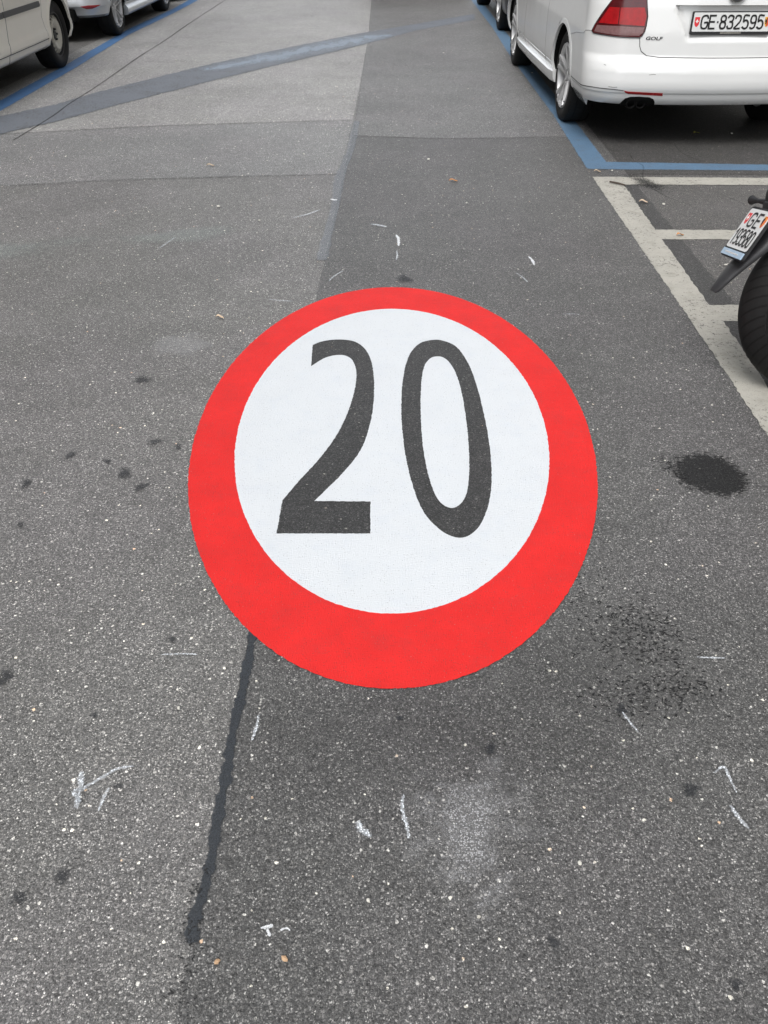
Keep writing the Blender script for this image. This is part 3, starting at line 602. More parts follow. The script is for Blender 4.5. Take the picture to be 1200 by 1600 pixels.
def wheel(parent, x, y, side, Rt=.317, Ri=.213, W=.205, style='alloy', steer=0, spin=.3, zc=None, spokes=5):
    """side +1: outer face looks to +X. x is the outer face of the tyre"""
    w = bpy.data.objects.new('wheel', None); C.objects.link(w); w.parent = parent; w.location = (x-side*W/2, y, zc if zc is not None else Rt-.004); w.rotation_euler = (0, 0, steer)
    lathe_uv('tyre', tyre_prof(Rt, Ri, W), 72, M['tyre'], w)
    s = side; h = W/2
    mb = MB()
    mb.lathe([(Ri+.004, -h*.8), (Ri+.004, h*.8), (Ri-.012, h*.8), (Ri-.022, 0), (Ri-.012, -h*.8)], 64, closed=True)
    if style == 'alloy':
        # rim lip, spokes and hub joined in one casting
        mb.lathe([(Ri+.006, s*h*.90), (Ri+.001, s*h*.98), (Ri-.010, s*h*.95), (Ri-.013, s*h*.75), (Ri-.004, s*h*.70)], 64, closed=True)
        mb.lathe([(.005, s*h*.72), (.028, s*h*.74), (.034, s*h*.66), (.062, s*h*.62), (.07, s*h*.40), (.005, s*h*.35)], 32)
        for k in range(spokes):
            a = spin+2*PI*k/spokes
            for q in (-1, 1):
                rg = []
                for r, wd, xo, th, off in ((.05, .020, .58, .03, .014), (.11, .019, .68, .03, .022), (.165, .020, .80, .028, .030), (Ri-.008, .030, .90, .03, .038)):
                    c_ = Vector((s*h*xo, r*math.cos(a)-q*off*math.sin(a), r*math.sin(a)+q*off*math.cos(a))); tg = Vector((0, -math.sin(a), math.cos(a)))*wd*.62; dx = Vector((s*th*.5, 0, 0))
                    rg.append([c_-tg-dx, c_+tg-dx, c_+tg*.75+dx, c_-tg*.75+dx])
                mb.loft(rg)
        mb.build('rim', M['rim'], w, ang=30)
        b = MB(); b.lathe([(.02, s*h*.05), (.14, s*h*.05), (.14, -s*h*.05), (.02, -s*h*.05)], 40); b.lathe([(.01, -s*h*.3), (Ri-.01, -s*h*.3), (Ri-.01, -s*h*.4), (.01, -s*h*.4)], 40); b.build('brake_disc', M['rim_dark'], w)
    else:
        mb.lathe([(.155, s*h*.45), (.19, s*h*.62), (Ri-.004, s*h*.80), (Ri-.004, s*h*.72), (.185, s*h*.5), (.155, s*h*.35)], 64, closed=True)
        mb.build('rim', M['rim_dark'], w)
        c = MB(); c.lathe([(.058, s*h*.50), (.070, s*h*.66), (.10, s*h*.80), (.128, s*h*.84), (.140, s*h*.72), (.138, s*h*.60), (.058, s*h*.35)], 56)
        for k in range(20):
            a = 2*PI*k/20; r0 = .134; r1 = .165; tg = Vector((0, -math.sin(a), math.cos(a)))*.0075
            rg = []
            for r, xo in ((r0, .76), (r1, .62)):
                cc = Vector((s*h*xo, r*math.cos(a), r*math.sin(a))); dx = Vector((s*.006, 0, 0)); rg.append([cc-tg-dx, cc+tg-dx, cc+tg+dx, cc-tg+dx])
            c.loft(rg)
        c.build('hub_trim', M['hubcap'], w)
        d = MB(); d.lathe([(.005, s*h*.62), (.032, s*h*.66), (.045, s*h*.50), (.057, s*h*.48), (.057, s*h*.3), (.005, s*h*.3)], 32)
        for k in range(5):
            a = 2*PI*k/5; d.lathe([(.001, s*h*.74), (.010, s*h*.74), (.011, s*h*.45), (.001, s*h*.45)], 6, (0, .045*math.cos(a), .045*math.sin(a)))
        d.build('hub', M['rim_dark'], w)
    return w

def tabz(tab, z):
    if z <= tab[0][0]: return tab[0][1:]
    for a, b in zip(tab, tab[1:]):
        if z <= b[0]:
            q = (z-a[0])/(b[0]-a[0]); return tuple(p+(r-p)*q for p, r in zip(a[1:], b[1:]))
    return tab[-1][1:]
def sst(x, a, b):
    q = max(0, min(1, (x-a)/(b-a))); return q*q*(3-2*q)
def S(u, z, tab, sx=1, recess=None):
    """body surface: u 0-1 tail face, 1-2 rear corner, 2-3 flank, 3-4 front corner, 4-5 nose"""
    w, r, f, cr, cf = tabz(tab, z); crown = .055; k = crown/((w-cr)**2+1e-9)
    if u <= 1:
        x = u*(w-cr); y = r+k*x*x
        if recess: y += recess(x, z)
    elif u <= 2:
        a = (u-1)*PI/2; x = w-cr+cr*math.sin(a); sl = 2*k*(w-cr); y = r+crown+cr*(1-math.cos(a))+sl*cr*math.sin(a)*(2-u)*.6
    elif u <= 3:
        y0 = r+crown+cr; y1 = f-crown-cf; q = u-2; y = y0+(y1-y0)*q; x = w+.018*math.sin(PI*q)
    elif u <= 4:
        a = (4-u)*PI/2; x = w-cf+cf*math.sin(a); y = f-crown-cf*(1-math.cos(a))
    else: x = (5-u)*(w-cf); y = f-crown*((5-u))**2
    return Vector((sx*x, y, z))
def Sn(u, z, tab, sx):
    a = S(u+.004, z, tab, sx)-S(u-.004, z, tab, sx) if u > .01 else S(.01, z, tab, sx)-S(0, z, tab, sx); b = S(u, z+.004, tab, sx)-S(u, z-.004, tab, sx)
    n = a.cross(b).normalized(); p = S(u, z, tab, sx); c = Vector((0, 1.3, p.z))
    return n if n.dot(p-c) > 0 else -n
def body(parent, tab, mt, arches, arch_r, z0, z1, recess=None, dz=.02, extra_z=(), zbot=None, name='body'):
    zs = sorted(set([round(z0+i*(z1-z0)/int((z1-z0)/dz), 4) for i in range(int((z1-z0)/dz)+1)]+list(extra_z)))
    us = [i/36 for i in range(36)]+[1+i/14 for i in range(14)]+[2+i/30 for i in range(30)]+[3+i/12 for i in range(12)]+[4+i/12 for i in range(13)]
    ringu = [(u, 1) for u in us]+[(u, -1) for u in us[::-1][1:-1]]
    v = []; n = len(ringu)
    for z in zs:
        for u, sx in ringu:
            p = S(u, z, tab, sx, recess)
            if zbot and z == zs[0]: p.z = zbot(u)
            v.append(p)
    f = [(i*n+k, i*n+(k+1) % n, (i+1)*n+(k+1) % n, (i+1)*n+k) for i in range(len(zs)-1) for k in range(n)]; mi = [0]*len(f)
    # rounded top deck and flat underside
    lo = len(v); c = Vector((0, sum(v[k].y for k in range(n))/n, zs[0]+.02)); v += [c]; f += [(k, lo, (k+1) % n) for k in range(n)]; mi += [1]*n
    base = (len(zs)-1)*n; cy = 1.2
    prev = base
    for sc, dzz in ((.96, .012), (.85, .022), (.6, .03)):
        st = len(v)
        for k in range(n):
            p = v[base+k]; v.append(Vector((p.x*sc, cy+(p.y-cy)*(.985 if sc > .9 else .95 if sc > .8 else .8), p.z+dzz)))
        f += [(prev+k, prev+(k+1) % n, st+(k+1) % n, st+k) for k in range(n)]; mi += [0]*n; prev = st
    f += [tuple(prev+k for k in range(n))]; mi += [0]
    o = obj(name, v, f, [mt, M['under']], None, mi=mi); fix_normals(o)
    cut = MB()
    for (ay, az) in arches:
        for sx in (-1, 1): cut.lathe([(arch_r, sx*.60), (arch_r, sx*1.1)], 64, (0, ay, az))
    co = cut.build('cutter', M['under'], None, smooth=False)
    md = o.modifiers.new('b', 'BOOLEAN'); md.operation = 'DIFFERENCE'; md.object = co; md.solver = 'EXACT'; md.material_mode = 'TRANSFER'
    dg = bpy.context.evaluated_depsgraph_get(); me = bpy.data.meshes.new_from_object(o.evaluated_get(dg)); o.modifiers.clear(); o.data = me
    bpy.data.objects.remove(co)
    me.polygons.foreach_set('use_smooth', [True]*len(me.polygons)); me.set_sharp_from_angle(angle=R(38))
    o.parent = parent; return o
def spatch(name, poly, tab, sx, off, mt, parent, sub=3, recess=None, skirt=.01):
    """a panel that follows the body surface: poly in (u, z)"""
    bm = bmesh.new(); vs = [bm.verts.new((u, z, 0)) for u, z in poly]; bm.faces.new(vs)
    bmesh.ops.triangulate(bm, faces=bm.faces[:])
    for _ in range(sub): bmesh.ops.subdivide_edges(bm, edges=bm.edges[:], cuts=1, use_grid_fill=True)
    bmesh.ops.triangulate(bm, faces=bm.faces[:])
    bd = [e_ for e_ in bm.edges if e_.is_boundary]; r = bmesh.ops.extrude_edge_only(bm, edges=bd); low = set(g for g in r['geom'] if isinstance(g, bmesh.types.BMVert))
    for q in bm.verts:
        u, z = q.co.x, q.co.y; u = max(u, .0005); n = Sn(u, z, tab, sx); q.co = S(u, z, tab, sx, recess)+n*(-skirt if q in low else off)
    bmesh.ops.recalc_face_normals(bm, faces=bm.faces[:])
    me = bpy.data.meshes.new(name); bm.to_mesh(me); bm.free(); me.materials.append(mt)
    me.polygons.foreach_set('use_smooth', [True]*len(me.polygons)); me.set_sharp_from_angle(angle=R(40))
    o = bpy.data.objects.new(name, me); C.objects.link(o); o.parent = parent; return o
def sline(name, pts, tab, sx, mt, parent, rad=.0022, off=.0, recess=None):
    ps = []
    for (a, b) in zip(pts, pts[1:]):
        n = max(2, int(max(abs(b[0]-a[0])*30, abs(b[1]-a[1])/.02)))
        ps += [(a[0]+(b[0]-a[0])*k/n, a[1]+(b[1]-a[1])*k/n) for k in range(n)]
    ps.append(pts[-1]); mb = MB()
    mb.tube([S(u, z, tab, sx, recess)+Sn(max(u, .001), z, tab, sx)*off for u, z in ps], rad, 6)
    return mb.build(name, mt, parent)
def arch_lip(parent, tab, sx, ay, az, r, mt, name='wheel_arch', flare=.006, out=.03):
    """flared lip round the wheel opening following the flank"""
    rings = []
    for k in range(41):
        a = -.35+(PI+.7)*k/40; rg = []
        for rr, o_ in ((r-.004, -.012), (r-.004, flare), (r+.010, flare), (r+out, .0005), (r+out, -.012)):
            y = ay+rr*math.cos(a); z = az+rr*math.sin(a); z = max(z, tab[0][0])
            # find the flank x at this y and z
            lo_, hi_ = 1.0, 4.0
            for _ in range(26):
                md = (lo_+hi_)/2
                if S(md, z, tab, sx).y < y: lo_ = md
                else: hi_ = md
            p = S(lo_, z, tab, sx); rg.append(Vector((p.x+sx*o_, y, z)))
        rings.append(rg)
    mb = MB(); mb.loft(rings); return mb.build(name, mt, parent, ang=50)
def greenhouse(parent, rows, mt, name='greenhouse'):
    """rows: z, half width, rear y, front y"""
    def rg(z, w, r, f, rr=.12):
        pts = []
        for cx, cy, a0 in ((w-rr, f-rr, 0), (-w+rr, f-rr, 90), (-w+rr, r+rr, 180), (w-rr, r+rr, 270)):
            for k in range(6): a = R(a0+k*18); pts.append(Vector((cx+rr*math.cos(a), cy+rr*math.sin(a), z)))
        return pts
    g = MB(); g.loft([rg(*q) for q in rows[:-2]]); g.build('window_glass', M['glass'], parent)
    t_ = MB(); t_.loft([rg(*q) for q in rows[-3:]]); t_.build('roof', mt, parent)
    # pillars
    a, b = rows[0], rows[-3]
    for sx in (-1, 1):
        for q in (0, .33, .66, 1):
            y0 = a[2]+.08+(a[3]-a[2]-.16)*q; y1 = b[2]+.08+(b[3]-b[2]-.16)*q
            x0 = a[1]-(.03 if q in (0, 1) else .0); x1 = b[1]-(.03 if q in (0, 1) else .0)
            p = MB(); p.tube([(sx*x0, y0, a[0]), (sx*(x0+x1)/2, (y0+y1)/2, (a[0]+b[0])/2), (sx*x1, y1, b[0])], .03, 8); p.build('pillar', mt, parent)
def mirror_at(parent, x, y, z, sx, mt):
    mb = MB(); mb.box((x+sx*.09, y, z), (.17, .09, .12), bev=.03); mb.tube([(x-sx*.02, y, z-.04), (x+sx*.05, y, z-.03)], .02, 8); mb.build('wing_mirror', mt, parent)

def text_verts(s, size, bold=0.):
    cu = bpy.data.curves.new('t', 'FONT'); cu.body = s; cu.size = size; cu.extrude = .0; cu.offset = bold; cu.resolution_u = 4
    o = bpy.data.objects.new('t', cu); C.objects.link(o); dg = bpy.context.evaluated_depsgraph_get(); me = bpy.data.meshes.new_from_object(o.evaluated_get(dg))
    v = [q.co.copy() for q in me.vertices]; f = [tuple(p.vertices) for p in me.polygons]; bpy.data.objects.remove(o)
    x0 = min(p.x for p in v); x1 = max(p.x for p in v); y0 = min(p.y for p in v); y1 = max(p.y for p in v)
    return [((p.x-x0)/(x1-x0), (p.y-y0)/(y1-y0)) for p in v], f
def text_obj(name, s, x0, x1, y0, y1, xf, mt, parent, z=.002, bold=0.):
    """text fitted into the box x0..x1, y0..y1 of a plate's own plane"""
    v, f = text_verts(s, 1.0, bold); n = len(v); V = []
    for zz in (z, z-.0012):
        V += [xf @ Vector((x0+(x1-x0)*a, y0+(y1-y0)*b, zz)) for a, b in v]
    F = f+[tuple(i+n for i in q[::-1]) for q in f]
    return obj(name, V, F, mt, parent)
# single-stroke plate lettering: digits drawn as strokes of even width, like embossed plate type
GL = {'G': [[(1,.82),(.85,.97),(.5,1),(.15,.93),(0,.7),(0,.3),(.15,.07),(.5,0),(.85,.05),(1,.2),(1,.46),(.55,.46)]],
 'E': [[(1,1),(0,1),(0,0),(1,0)],[(0,.52),(.85,.52)]],
 '8': [[(.5,.53),(.15,.6),(.05,.78),(.2,.95),(.5,1),(.8,.95),(.95,.78),(.85,.6),(.5,.53),(.12,.44),(0,.25),(.15,.05),(.5,0),(.85,.05),(1,.25),(.88,.44),(.5,.53)]],
 '3': [[(0,.85),(.2,.98),(.55,1),(.9,.92),(.95,.75),(.8,.57),(.4,.53)],[(.4,.53),(.85,.47),(1,.27),(.88,.06),(.5,0),(.15,.03),(0,.16)]],
 '2': [[(0,.8),(.12,.95),(.5,1),(.88,.94),(.98,.75),(.85,.52),(.4,.25),(0,0),(1,0)]],
 '5': [[(.92,1),(.12,1),(.06,.55),(.35,.63),(.7,.6),(.97,.42),(.95,.15),(.7,.02),(.35,0),(0,.1)]],
 '9': [[(.08,.05),(.45,0),(.85,.12),(.98,.45),(.98,.72),(.82,.95),(.5,1),(.15,.95),(0,.72),(.12,.5),(.5,.42),(.9,.5),(.98,.62)]],
 '1': [[(.15,.78),(.6,1),(.6,0)]],
 '0': [[(.5,1),(.15,.93),(0,.7),(0,.3),(.15,.07),(.5,0),(.85,.07),(1,.3),(1,.7),(.85,.93),(.5,1)]],
 '.': [[(.4,.5),(.6,.5)]]}
def plate_text(name, items, hgt, sw, xf, mt, parent, z=.0025):
    """items: (char, x0, y0, width); strokes of width sw"""
    mb = MB()
    for ch_, x0, y0, w in items:
        for st in GL[ch_]:
            sm = st if ch_ in 'E1.' else catmull(st, 4)
            pts = [Vector((x0+a*w, y0+b*hgt)) for a, b in sm]
            for i, (a, b) in enumerate(zip(pts, pts[1:])):
                d = (b-a); L = d.length
                if L < 1e-6: continue
                d /= L; nn = Vector((-d.y, d.x))*sw/2; a2 = a-d*sw*.42; b2 = b+d*sw*.42; zz = z+.00003*(i % 3)
                mb.add([xf @ Vector((p.x, p.y, zz)) for p in (a2-nn, b2-nn, b2+nn, a2+nn)], [(0, 1, 2, 3)])
    o = obj(name, mb.v, mb.f, mt, parent); return o
def shield_poly(cx, cy, w, h):
    return [(cx-w/2, cy+h/2), (cx-w/2, cy-h*.05), (cx-w*.42, cy-h*.25), (cx-w*.22, cy-h*.42), (cx, cy-h/2), (cx+w*.22, cy-h*.42), (cx+w*.42, cy-h*.25), (cx+w/2, cy-h*.05), (cx+w/2, cy+h/2)]
def rrect(w, h, r, n=5):
    p = []
    for cx, cy, a0 in ((w/2-r, h/2-r, 0), (-w/2+r, h/2-r, 90), (-w/2+r, -h/2+r, 180), (w/2-r, -h/2+r, 270)):
        for k in range(n): a = R(a0+90*k/(n-1)); p.append((cx+r*math.cos(a), cy+r*math.sin(a)))
    return p
def shields(parent, xf, xs, xg, cy, w, h):
    a = MB(); a.prism(shield_poly(xs, cy, w, h), .0006, .0016, xf); s1 = a.build('red_shield', M['sh_red'], parent, False)
    b = MB(); b.prism([(xs+i*w*.1, cy+h*.08+j*w*.1) for i, j in ((-1, 3), (-1, 1), (-3, 1), (-3, -1), (-1, -1), (-1, -3), (1, -3), (1, -1), (3, -1), (3, 1), (1, 1), (1, 3))], .0017, .0026, xf); b.build('white_cross', M['sh_white'], parent, False)
    c = MB(); c.prism([p for p in shield_poly(xg, cy, w, h)], .0006, .0016, xf); c.build('cantonal_shield', M['sh_yel'], parent, False)
    d = MB(); d.prism([(xg, cy+h*.5), (xg, cy-h*.5), (xg+w*.22, cy-h*.42), (xg+w*.42, cy-h*.25), (xg+w*.5, cy-h*.05), (xg+w*.5, cy+h*.5)], .0017, .0022, xf); d.build('shield_red_half', M['sh_red'], parent, False)
    e_ = MB(); e_.prism([(xg+w*.20, cy+h*.4), (xg+w*.20, cy-h*.3), (xg+w*.29, cy-h*.3), (xg+w*.29, cy+h*.1), (xg+w*.42, cy+h*.15), (xg+w*.42, cy+h*.4)], .0023, .003, xf); e_.build('golden_key', M['sh_yel'], parent, False)
    g = MB(); g.prism([(xg-w*.06, cy+h*.42), (xg-w*.2, cy+h*.36), (xg-w*.14, cy+h*.2), (xg-w*.44, cy+h*.34), (xg-w*.42, cy-h*.02), (xg-w*.26, cy+h*.02), (xg-w*.34, cy-h*.2), (xg-w*.2, cy-h*.16), (xg-w*.06, cy-h*.36)], .0017, .0026, xf); g.build('black_eagle', M['plate_text'], parent, False)

# ---- the white estate car at the right
GOLF = [(.262, .80, -.87, 3.36, .20, .30), (.275, .838, -.915, 3.42, .23, .36), (.31, .858, -.95, 3.46, .245, .40), (.352, .868, -.968, 3.48, .25, .42), (.358, .873, -.974, 3.48, .25, .42), (.38, .877, -.986, 3.50, .26, .44), (.42, .880, -.992, 3.51, .265, .45), (.49, .882, -.99, 3.51, .27, .46),
        (.535, .882, -.972, 3.50, .27, .48), (.562, .882, -.950, 3.49, .27, .48), (.575, .882, -.943, 3.49, .27, .48), (.70, .884, -.938, 3.44, .27, .5), (.85, .876, -.923, 3.34, .26, .5), (.97, .862, -.90, 3.10, .25, .5)]
def g_recess(x, z):
    wid = .28+.09*sst(z, .67, .86)
    return .034*(1-sst(abs(x), wid-.025, wid+.004))*sst(z, .655, .70)*(1-sst(z, .858, .864))
gc = empty('parked_car', (2.1466, 7.1655, 0), .032)
tag(gc, 'white estate car parked at the right seen from its rear left corner', 'car')
def gbot(u): return .268 if u < 1.1 else (.268+.016*sst(u, 1.1, 1.9) if u < 2 else .225)
body(gc, GOLF, M['white_car'], [(0, .322), (2.578, .322)], .345, .262, .97, g_recess, .016, (.352, .358, .858, .861, .864, .655, .562, .575), gbot)
for sx in (-1, 1):
    arch_lip(gc, GOLF, sx, 0, .322, .345, M['white_car']); arch_lip(gc, GOLF, sx, 2.578, .322, .345, M['white_car'])
for y, st in ((0, 0), (2.578, -.03)):
    wheel(gc, -.862, y, -1, .317, .218, .205, 'alloy', st, .35+y); wheel(gc, .862, y, 1, .317, .218, .205, 'alloy', st, .6)
greenhouse(gc, [(.97, .80, -.86, 2.55), (1.2, .73, -.72, 2.1), (1.40, .64, -.55, 1.62), (1.45, .60, -.52, 1.5), (1.475, .5, -.4, 1.3)], M['white_car'])
for sx in (-1, 1):
    sl = MB(); sl.loft([[Vector((sx*xx, y, z)) for xx, z in ((.80, .205), (.868+f_, .215), (.885+f_, .25), (.890+f_, .292), (.872+f_, .305), (.80, .305))] for y, f_ in ((.33, -.012), (.45, .004), (1.3, .010), (2.1, .004), (2.25, -.01))]); sl.build('sill', M['white_car'], gc, ang=50)
    tl = [(.93, .965), (.912, .889), (.882, .80), (.885, .745), (.893, .716), (.915, .690), (.94, .679), (1.199, .680), (1.45, .686), (1.66, .690), (1.704, .700), (1.66, .735), (1.55, .80), (1.401, .883), (1.25, .965)]
    hl = spatch('tail_light', tl, GOLF, sx, .004, M['lens_dark'], gc, 4)
    spatch('lens', [(.905, .746), (1.24, .752), (1.245, .845), (.925, .848), (.895, .80)], GOLF, sx, .007, M['lens_red'], hl, 3, skirt=0)
    spatch('lens', [(1.255, .752), (1.575, .752), (1.42, .845), (1.26, .845)], GOLF, sx, .006, M['lens_dark'] if 0 else M['lens_red'], hl, 3, skirt=0)
    spatch('clear_lens', [(.912, .708), (.945, .690), (1.2, .690), (1.64, .700), (1.60, .738), (1.24, .742), (.902, .738)], GOLF, sx, .0062, M['lens_clear'], hl, 3, skirt=0)
    sline('light_seal', tl+[tl[0]], GOLF, sx, M['black'], hl, .0035, .002)
    spatch('reflector', [(1.034, .371), (.97, .349), (.602, .341), (.604, .360), (.97, .366)], GOLF, sx, .002, M['reflector'], gc, 3)
    sline('bumper_seam', [(2.10, .372), (2.021, .367), (1.603, .376), (1.211, .376), (1.04, .371)], GOLF, sx, M['gap'], gc, .0026, -.0005)
    sline('bumper_seam', [(2.14, .60), (2.06, .655), (1.912, .695), (1.80, .70), (1.70, .700)], GOLF, sx, M['gap_soft'], gc, .0018, -.0004)
    sline('bumper_crease', [(.60, .354), (.168, .356), (0, .356)], GOLF, sx, M['gap_soft'], gc, .0018, -.0008)
    sline('tailgate_gap', [(.935, .682), (.924, .631), (.90, .600), (.841, .577), (.707, .568), (.233, .567), (0, .567)], GOLF, sx, M['gap'], gc, .0026, -.0004)
    for q in (2.36, 2.66):
        sline('door_gap', [(q, .94), (q, .30)], GOLF, sx, M['gap_soft'], gc, .002, -.0005)
    mirror_at(gc, sx*.84, 2.0, 1.0, sx, M['white_car'])
spatch('exhaust_cutout', [(1.075, .272), (1.035, .295), (.995, .318), (.94, .330), (.85, .333), (.738, .330), (.69, .318), (.665, .296), (.660, .272)], GOLF, -1, .0025, M['under'], gc, 3)
for px in (-.50, -.565):
    ex = MB(); ex.lathe([(.026, -.0), (.030, -.0), (.030, .18), (.026, .18)], 28, closed=True)
    ex.v = [(px+b, -.905+a, .285+c) for a, b, c in ex.v]; ex.build('exhaust_pipe', M['under'], gc)
for pts_ in ([(1.30, .392), (1.22, .389), (1.16, .391)], [(.80, .47), (.76, .474), (.73, .473)], [(1.42, .52), (1.38, .515)]):
    sline('scratch', pts_, GOLF, -1, M['gap_soft'], gc, .0016, .0002)
# number plate in its frame
pf = Matrix.Translation(Vector((0, -.915, .764))) @ Matrix.Rotation(R(90-3), 4, 'X')
np_ = MB(); np_.prism(rrect(.522, .132, .008), -.006, .004, pf); plate = np_.build('number_plate', M['black'], gc, False)
pf2 = pf @ Matrix.Translation(Vector((0, .006, .0042)))
q = MB(); q.prism(rrect(.502, .107, .006), 0, .0006, pf2); q.build('plate_face', M['plate_w'], plate, False)
its = []; x = -.197
for c_, w_, g_ in (('G', .040, .012), ('E', .036, .013), ('.', .010, .013), ('8', .034, .014), ('3', .034, .014), ('2', .034, .018), ('5', .034, .014), ('9', .034, .014), ('5', .034, .01)):
    its.append((c_, x, -.036, w_)); x += w_+g_
sc_ = .402/(x-.01+.197)
its = [(c_, -.197+(xx+.197)*sc_, yy, w_*sc_) for c_, xx, yy, w_ in its]
plate_text('lettering', its, .072, .0105, pf2, M['plate_text'], plate)
shields(plate, pf2, -.226, .231, .0, .032, .056)
q = MB(); 
for k in range(22): q.box(pf @ Vector((-.06+k*.0062, -.0555, .0045)), (.0045, .001, .005))
q.build('frame_print', M['hubcap'], plate, False)
# model lettering and round badge
for ch_s in ('GOLF',):
    o_ = text_obj('model_lettering', ch_s, -.535, -.43, .667, .687, Matrix.Identity(4), M['chrome'], gc, bold=.03)
    for vv in o_.data.vertices:
        x_, z_ = vv.co.x, vv.co.y; kx = (z_-.677)*.25; ux = abs(x_+kx)/(.884-.27); p = S(ux, z_, GOLF, -1); vv.co = p+Sn(ux, z_, GOLF, -1)*(.003 if vv.index < len(o_.data.vertices)/2 else -.001)
bf = Matrix.Translation(Vector((0, -.925, .938))) @ Matrix.Rotation(R(86), 4, 'X')
bd = MB()
def tor(mb, r, t_, z, n=40):
    mb.loft([[bf @ Vector(((r+t_*math.cos(b_))*math.cos(2*PI*k/n), (r+t_*math.cos(b_))*math.sin(2*PI*k/n), z+t_*math.sin(b_))) for b_ in [R(45+90*j) for j in range(4)]] for k in range(n+1)], cap=False)
bk = MB(); bk.prism([(.056*math.cos(2*PI*k/40), .056*math.sin(2*PI*k/40)) for k in range(40)], 0, .006, bf); badge = bk.build('badge', M['dark_car'], gc, False)
tor(bd, .055, .004, .006)
for pts in ([(-.020, .050), (-.002, .006), (.002, .006), (.020, .050)], [(-.046, .028), (-.022, -.042), (0, .0), (.022, -.042), (.046, .028)]):
    for a_, b_ in zip(pts, pts[1:]): bd.tube([bf @ Vector((a_[0], a_[1], .007)), bf @ Vector((b_[0], b_[1], .007))], .0035, 6)
bd.build('emblem', M['chrome'], badge)

# ---- generic cars
CAR = [(.21, .80, -.78, 3.25, .20, .30), (.24, .84, -.84, 3.33, .22, .36), (.36, .870, -.88, 3.38, .26, .42), (.50, .882, -.89, 3.38, .28, .46), (.60, .884, -.87, 3.36, .28, .48), (.75, .882, -.86, 3.30, .28, .5), (.95, .858, -.83, 3.0, .26, .5)]
def generic_car(loc, rz, mt, label, z0=.21, rt=.317, style='alloy', tab=CAR, green=None, wb=2.6, spin=.2, xo=.87, group=None, name='parked_car', ar=None, lights=True):
    c = empty(name, loc, rz); tag(c, label, 'car', group)
    body(c, tab, mt, [(0, rt+.005), (wb, rt+.005)], ar or rt+.035, z0, tab[-1][0], None, .03)
    for sx in (-1, 1):
        for y in (0, wb):
            arch_lip(c, tab, sx, y, rt+.005, ar or rt+.035, mt); wheel(c, sx*xo, y, sx, rt, rt*.69, .205, style, 0, spin)
        mirror_at(c, sx*.86, 1.95, 1.0, sx, mt)
        for q_ in (2.42, 2.68): sline('door_gap', [(q_, tab[-1][0]-.02), (q_, z0+.08)], tab, sx, M['gap'], c, .003, 0)
        if lights:
            spatch('tail_light', [(.85, .70), (1.6, .72), (1.45, .85), (.85, .85)], tab, sx, .004, M['lens_red'], c, 3)
            spatch('headlight', [(3.35, .60), (4.2, .58), (4.25, .70), (3.35, .74)], tab, sx, .004, M['lens_clear'], c, 3)
    greenhouse(c, green or [(tab[-1][0], .80, -.78, 2.5), (1.2, .74, -.62, 2.1), (1.38, .66, -.42, 1.6), (1.43, .62, -.38, 1.5), (1.46, .5, -.3, 1.3)], mt)
    return c
# silver hatchback: outer tyre face at x = -3.42
SIL = [(.245, .80, -.62, 3.25, .24, .30), (.26, .845, -.68, 3.33, .27, .36), (.335, .868, -.72, 3.38, .30, .42), (.36, .885, -.755, 3.38, .31, .44), (.39, .888, -.765, 3.38, .31, .44), (.42, .872, -.748, 3.38, .30, .46), (.60, .882, -.73, 3.36, .28, .48), (.75, .882, -.70, 3.30, .28, .5), (.95, .858, -.66, 3.0, .26, .5)]
sc = generic_car((-3.42-.868, 11.86, 0), 0, M['silver_car'], 'silver hatchback parked at the left in front of the beige van', .245, .305, 'alloy', SIL, wb=2.62, spin=.45, xo=.868, lights=False)
for sx in (-1, 1):
    spatch('reflector', [(1.12, .372), (1.25, .345), (1.38, .345), (1.62, .378), (1.3, .380)], SIL, sx, .004, M['reflector'], sc, 3)
    spatch('tail_light', [(.85, .66), (1.6, .68), (1.45, .82), (.85, .82)], SIL, sx, .004, M['lens_red'], sc, 3)
    sk = MB(); sk.loft([[Vector((sx*xx, y, z)) for xx, z in ((.80, .175), (.875, .18), (.90, .21), (.895, .26), (.86, .30), (.80, .30))] for y in (.36, .9, 1.7, 2.27)]); sk.build('sill', M['silver_car'], sc, ang=50)
    sline('sill_gap', [(2.2, .33), (2.9, .33)], SIL, sx, M['gap'], sc, .004, 0)
df = MB(); df.box((0, -.64, .28), (1.12, .20, .13), bev=.02); df.build('rear_diffuser', M['under'], sc, False)
# dark car ahead of the white one, another farther on, and one at the end of the lane
DK = [(r_[0],)+r_[1:] for r_ in CAR]
generic_car((1.31+.87, 12.42, 0), .01, M['dark_car'], 'dark car parked directly in front of the white estate car', .21, .31, 'alloy', wb=2.95)
generic_car((.38, 16.9, 0), 0, M['dark_car'], 'dark car at the far end of the lane at the top of the picture', name='parked_car')
generic_car((-4.30, 16.35, 0), 0, M['dark_car'], 'dark car parked farthest along the blue line at the left', lights=True)
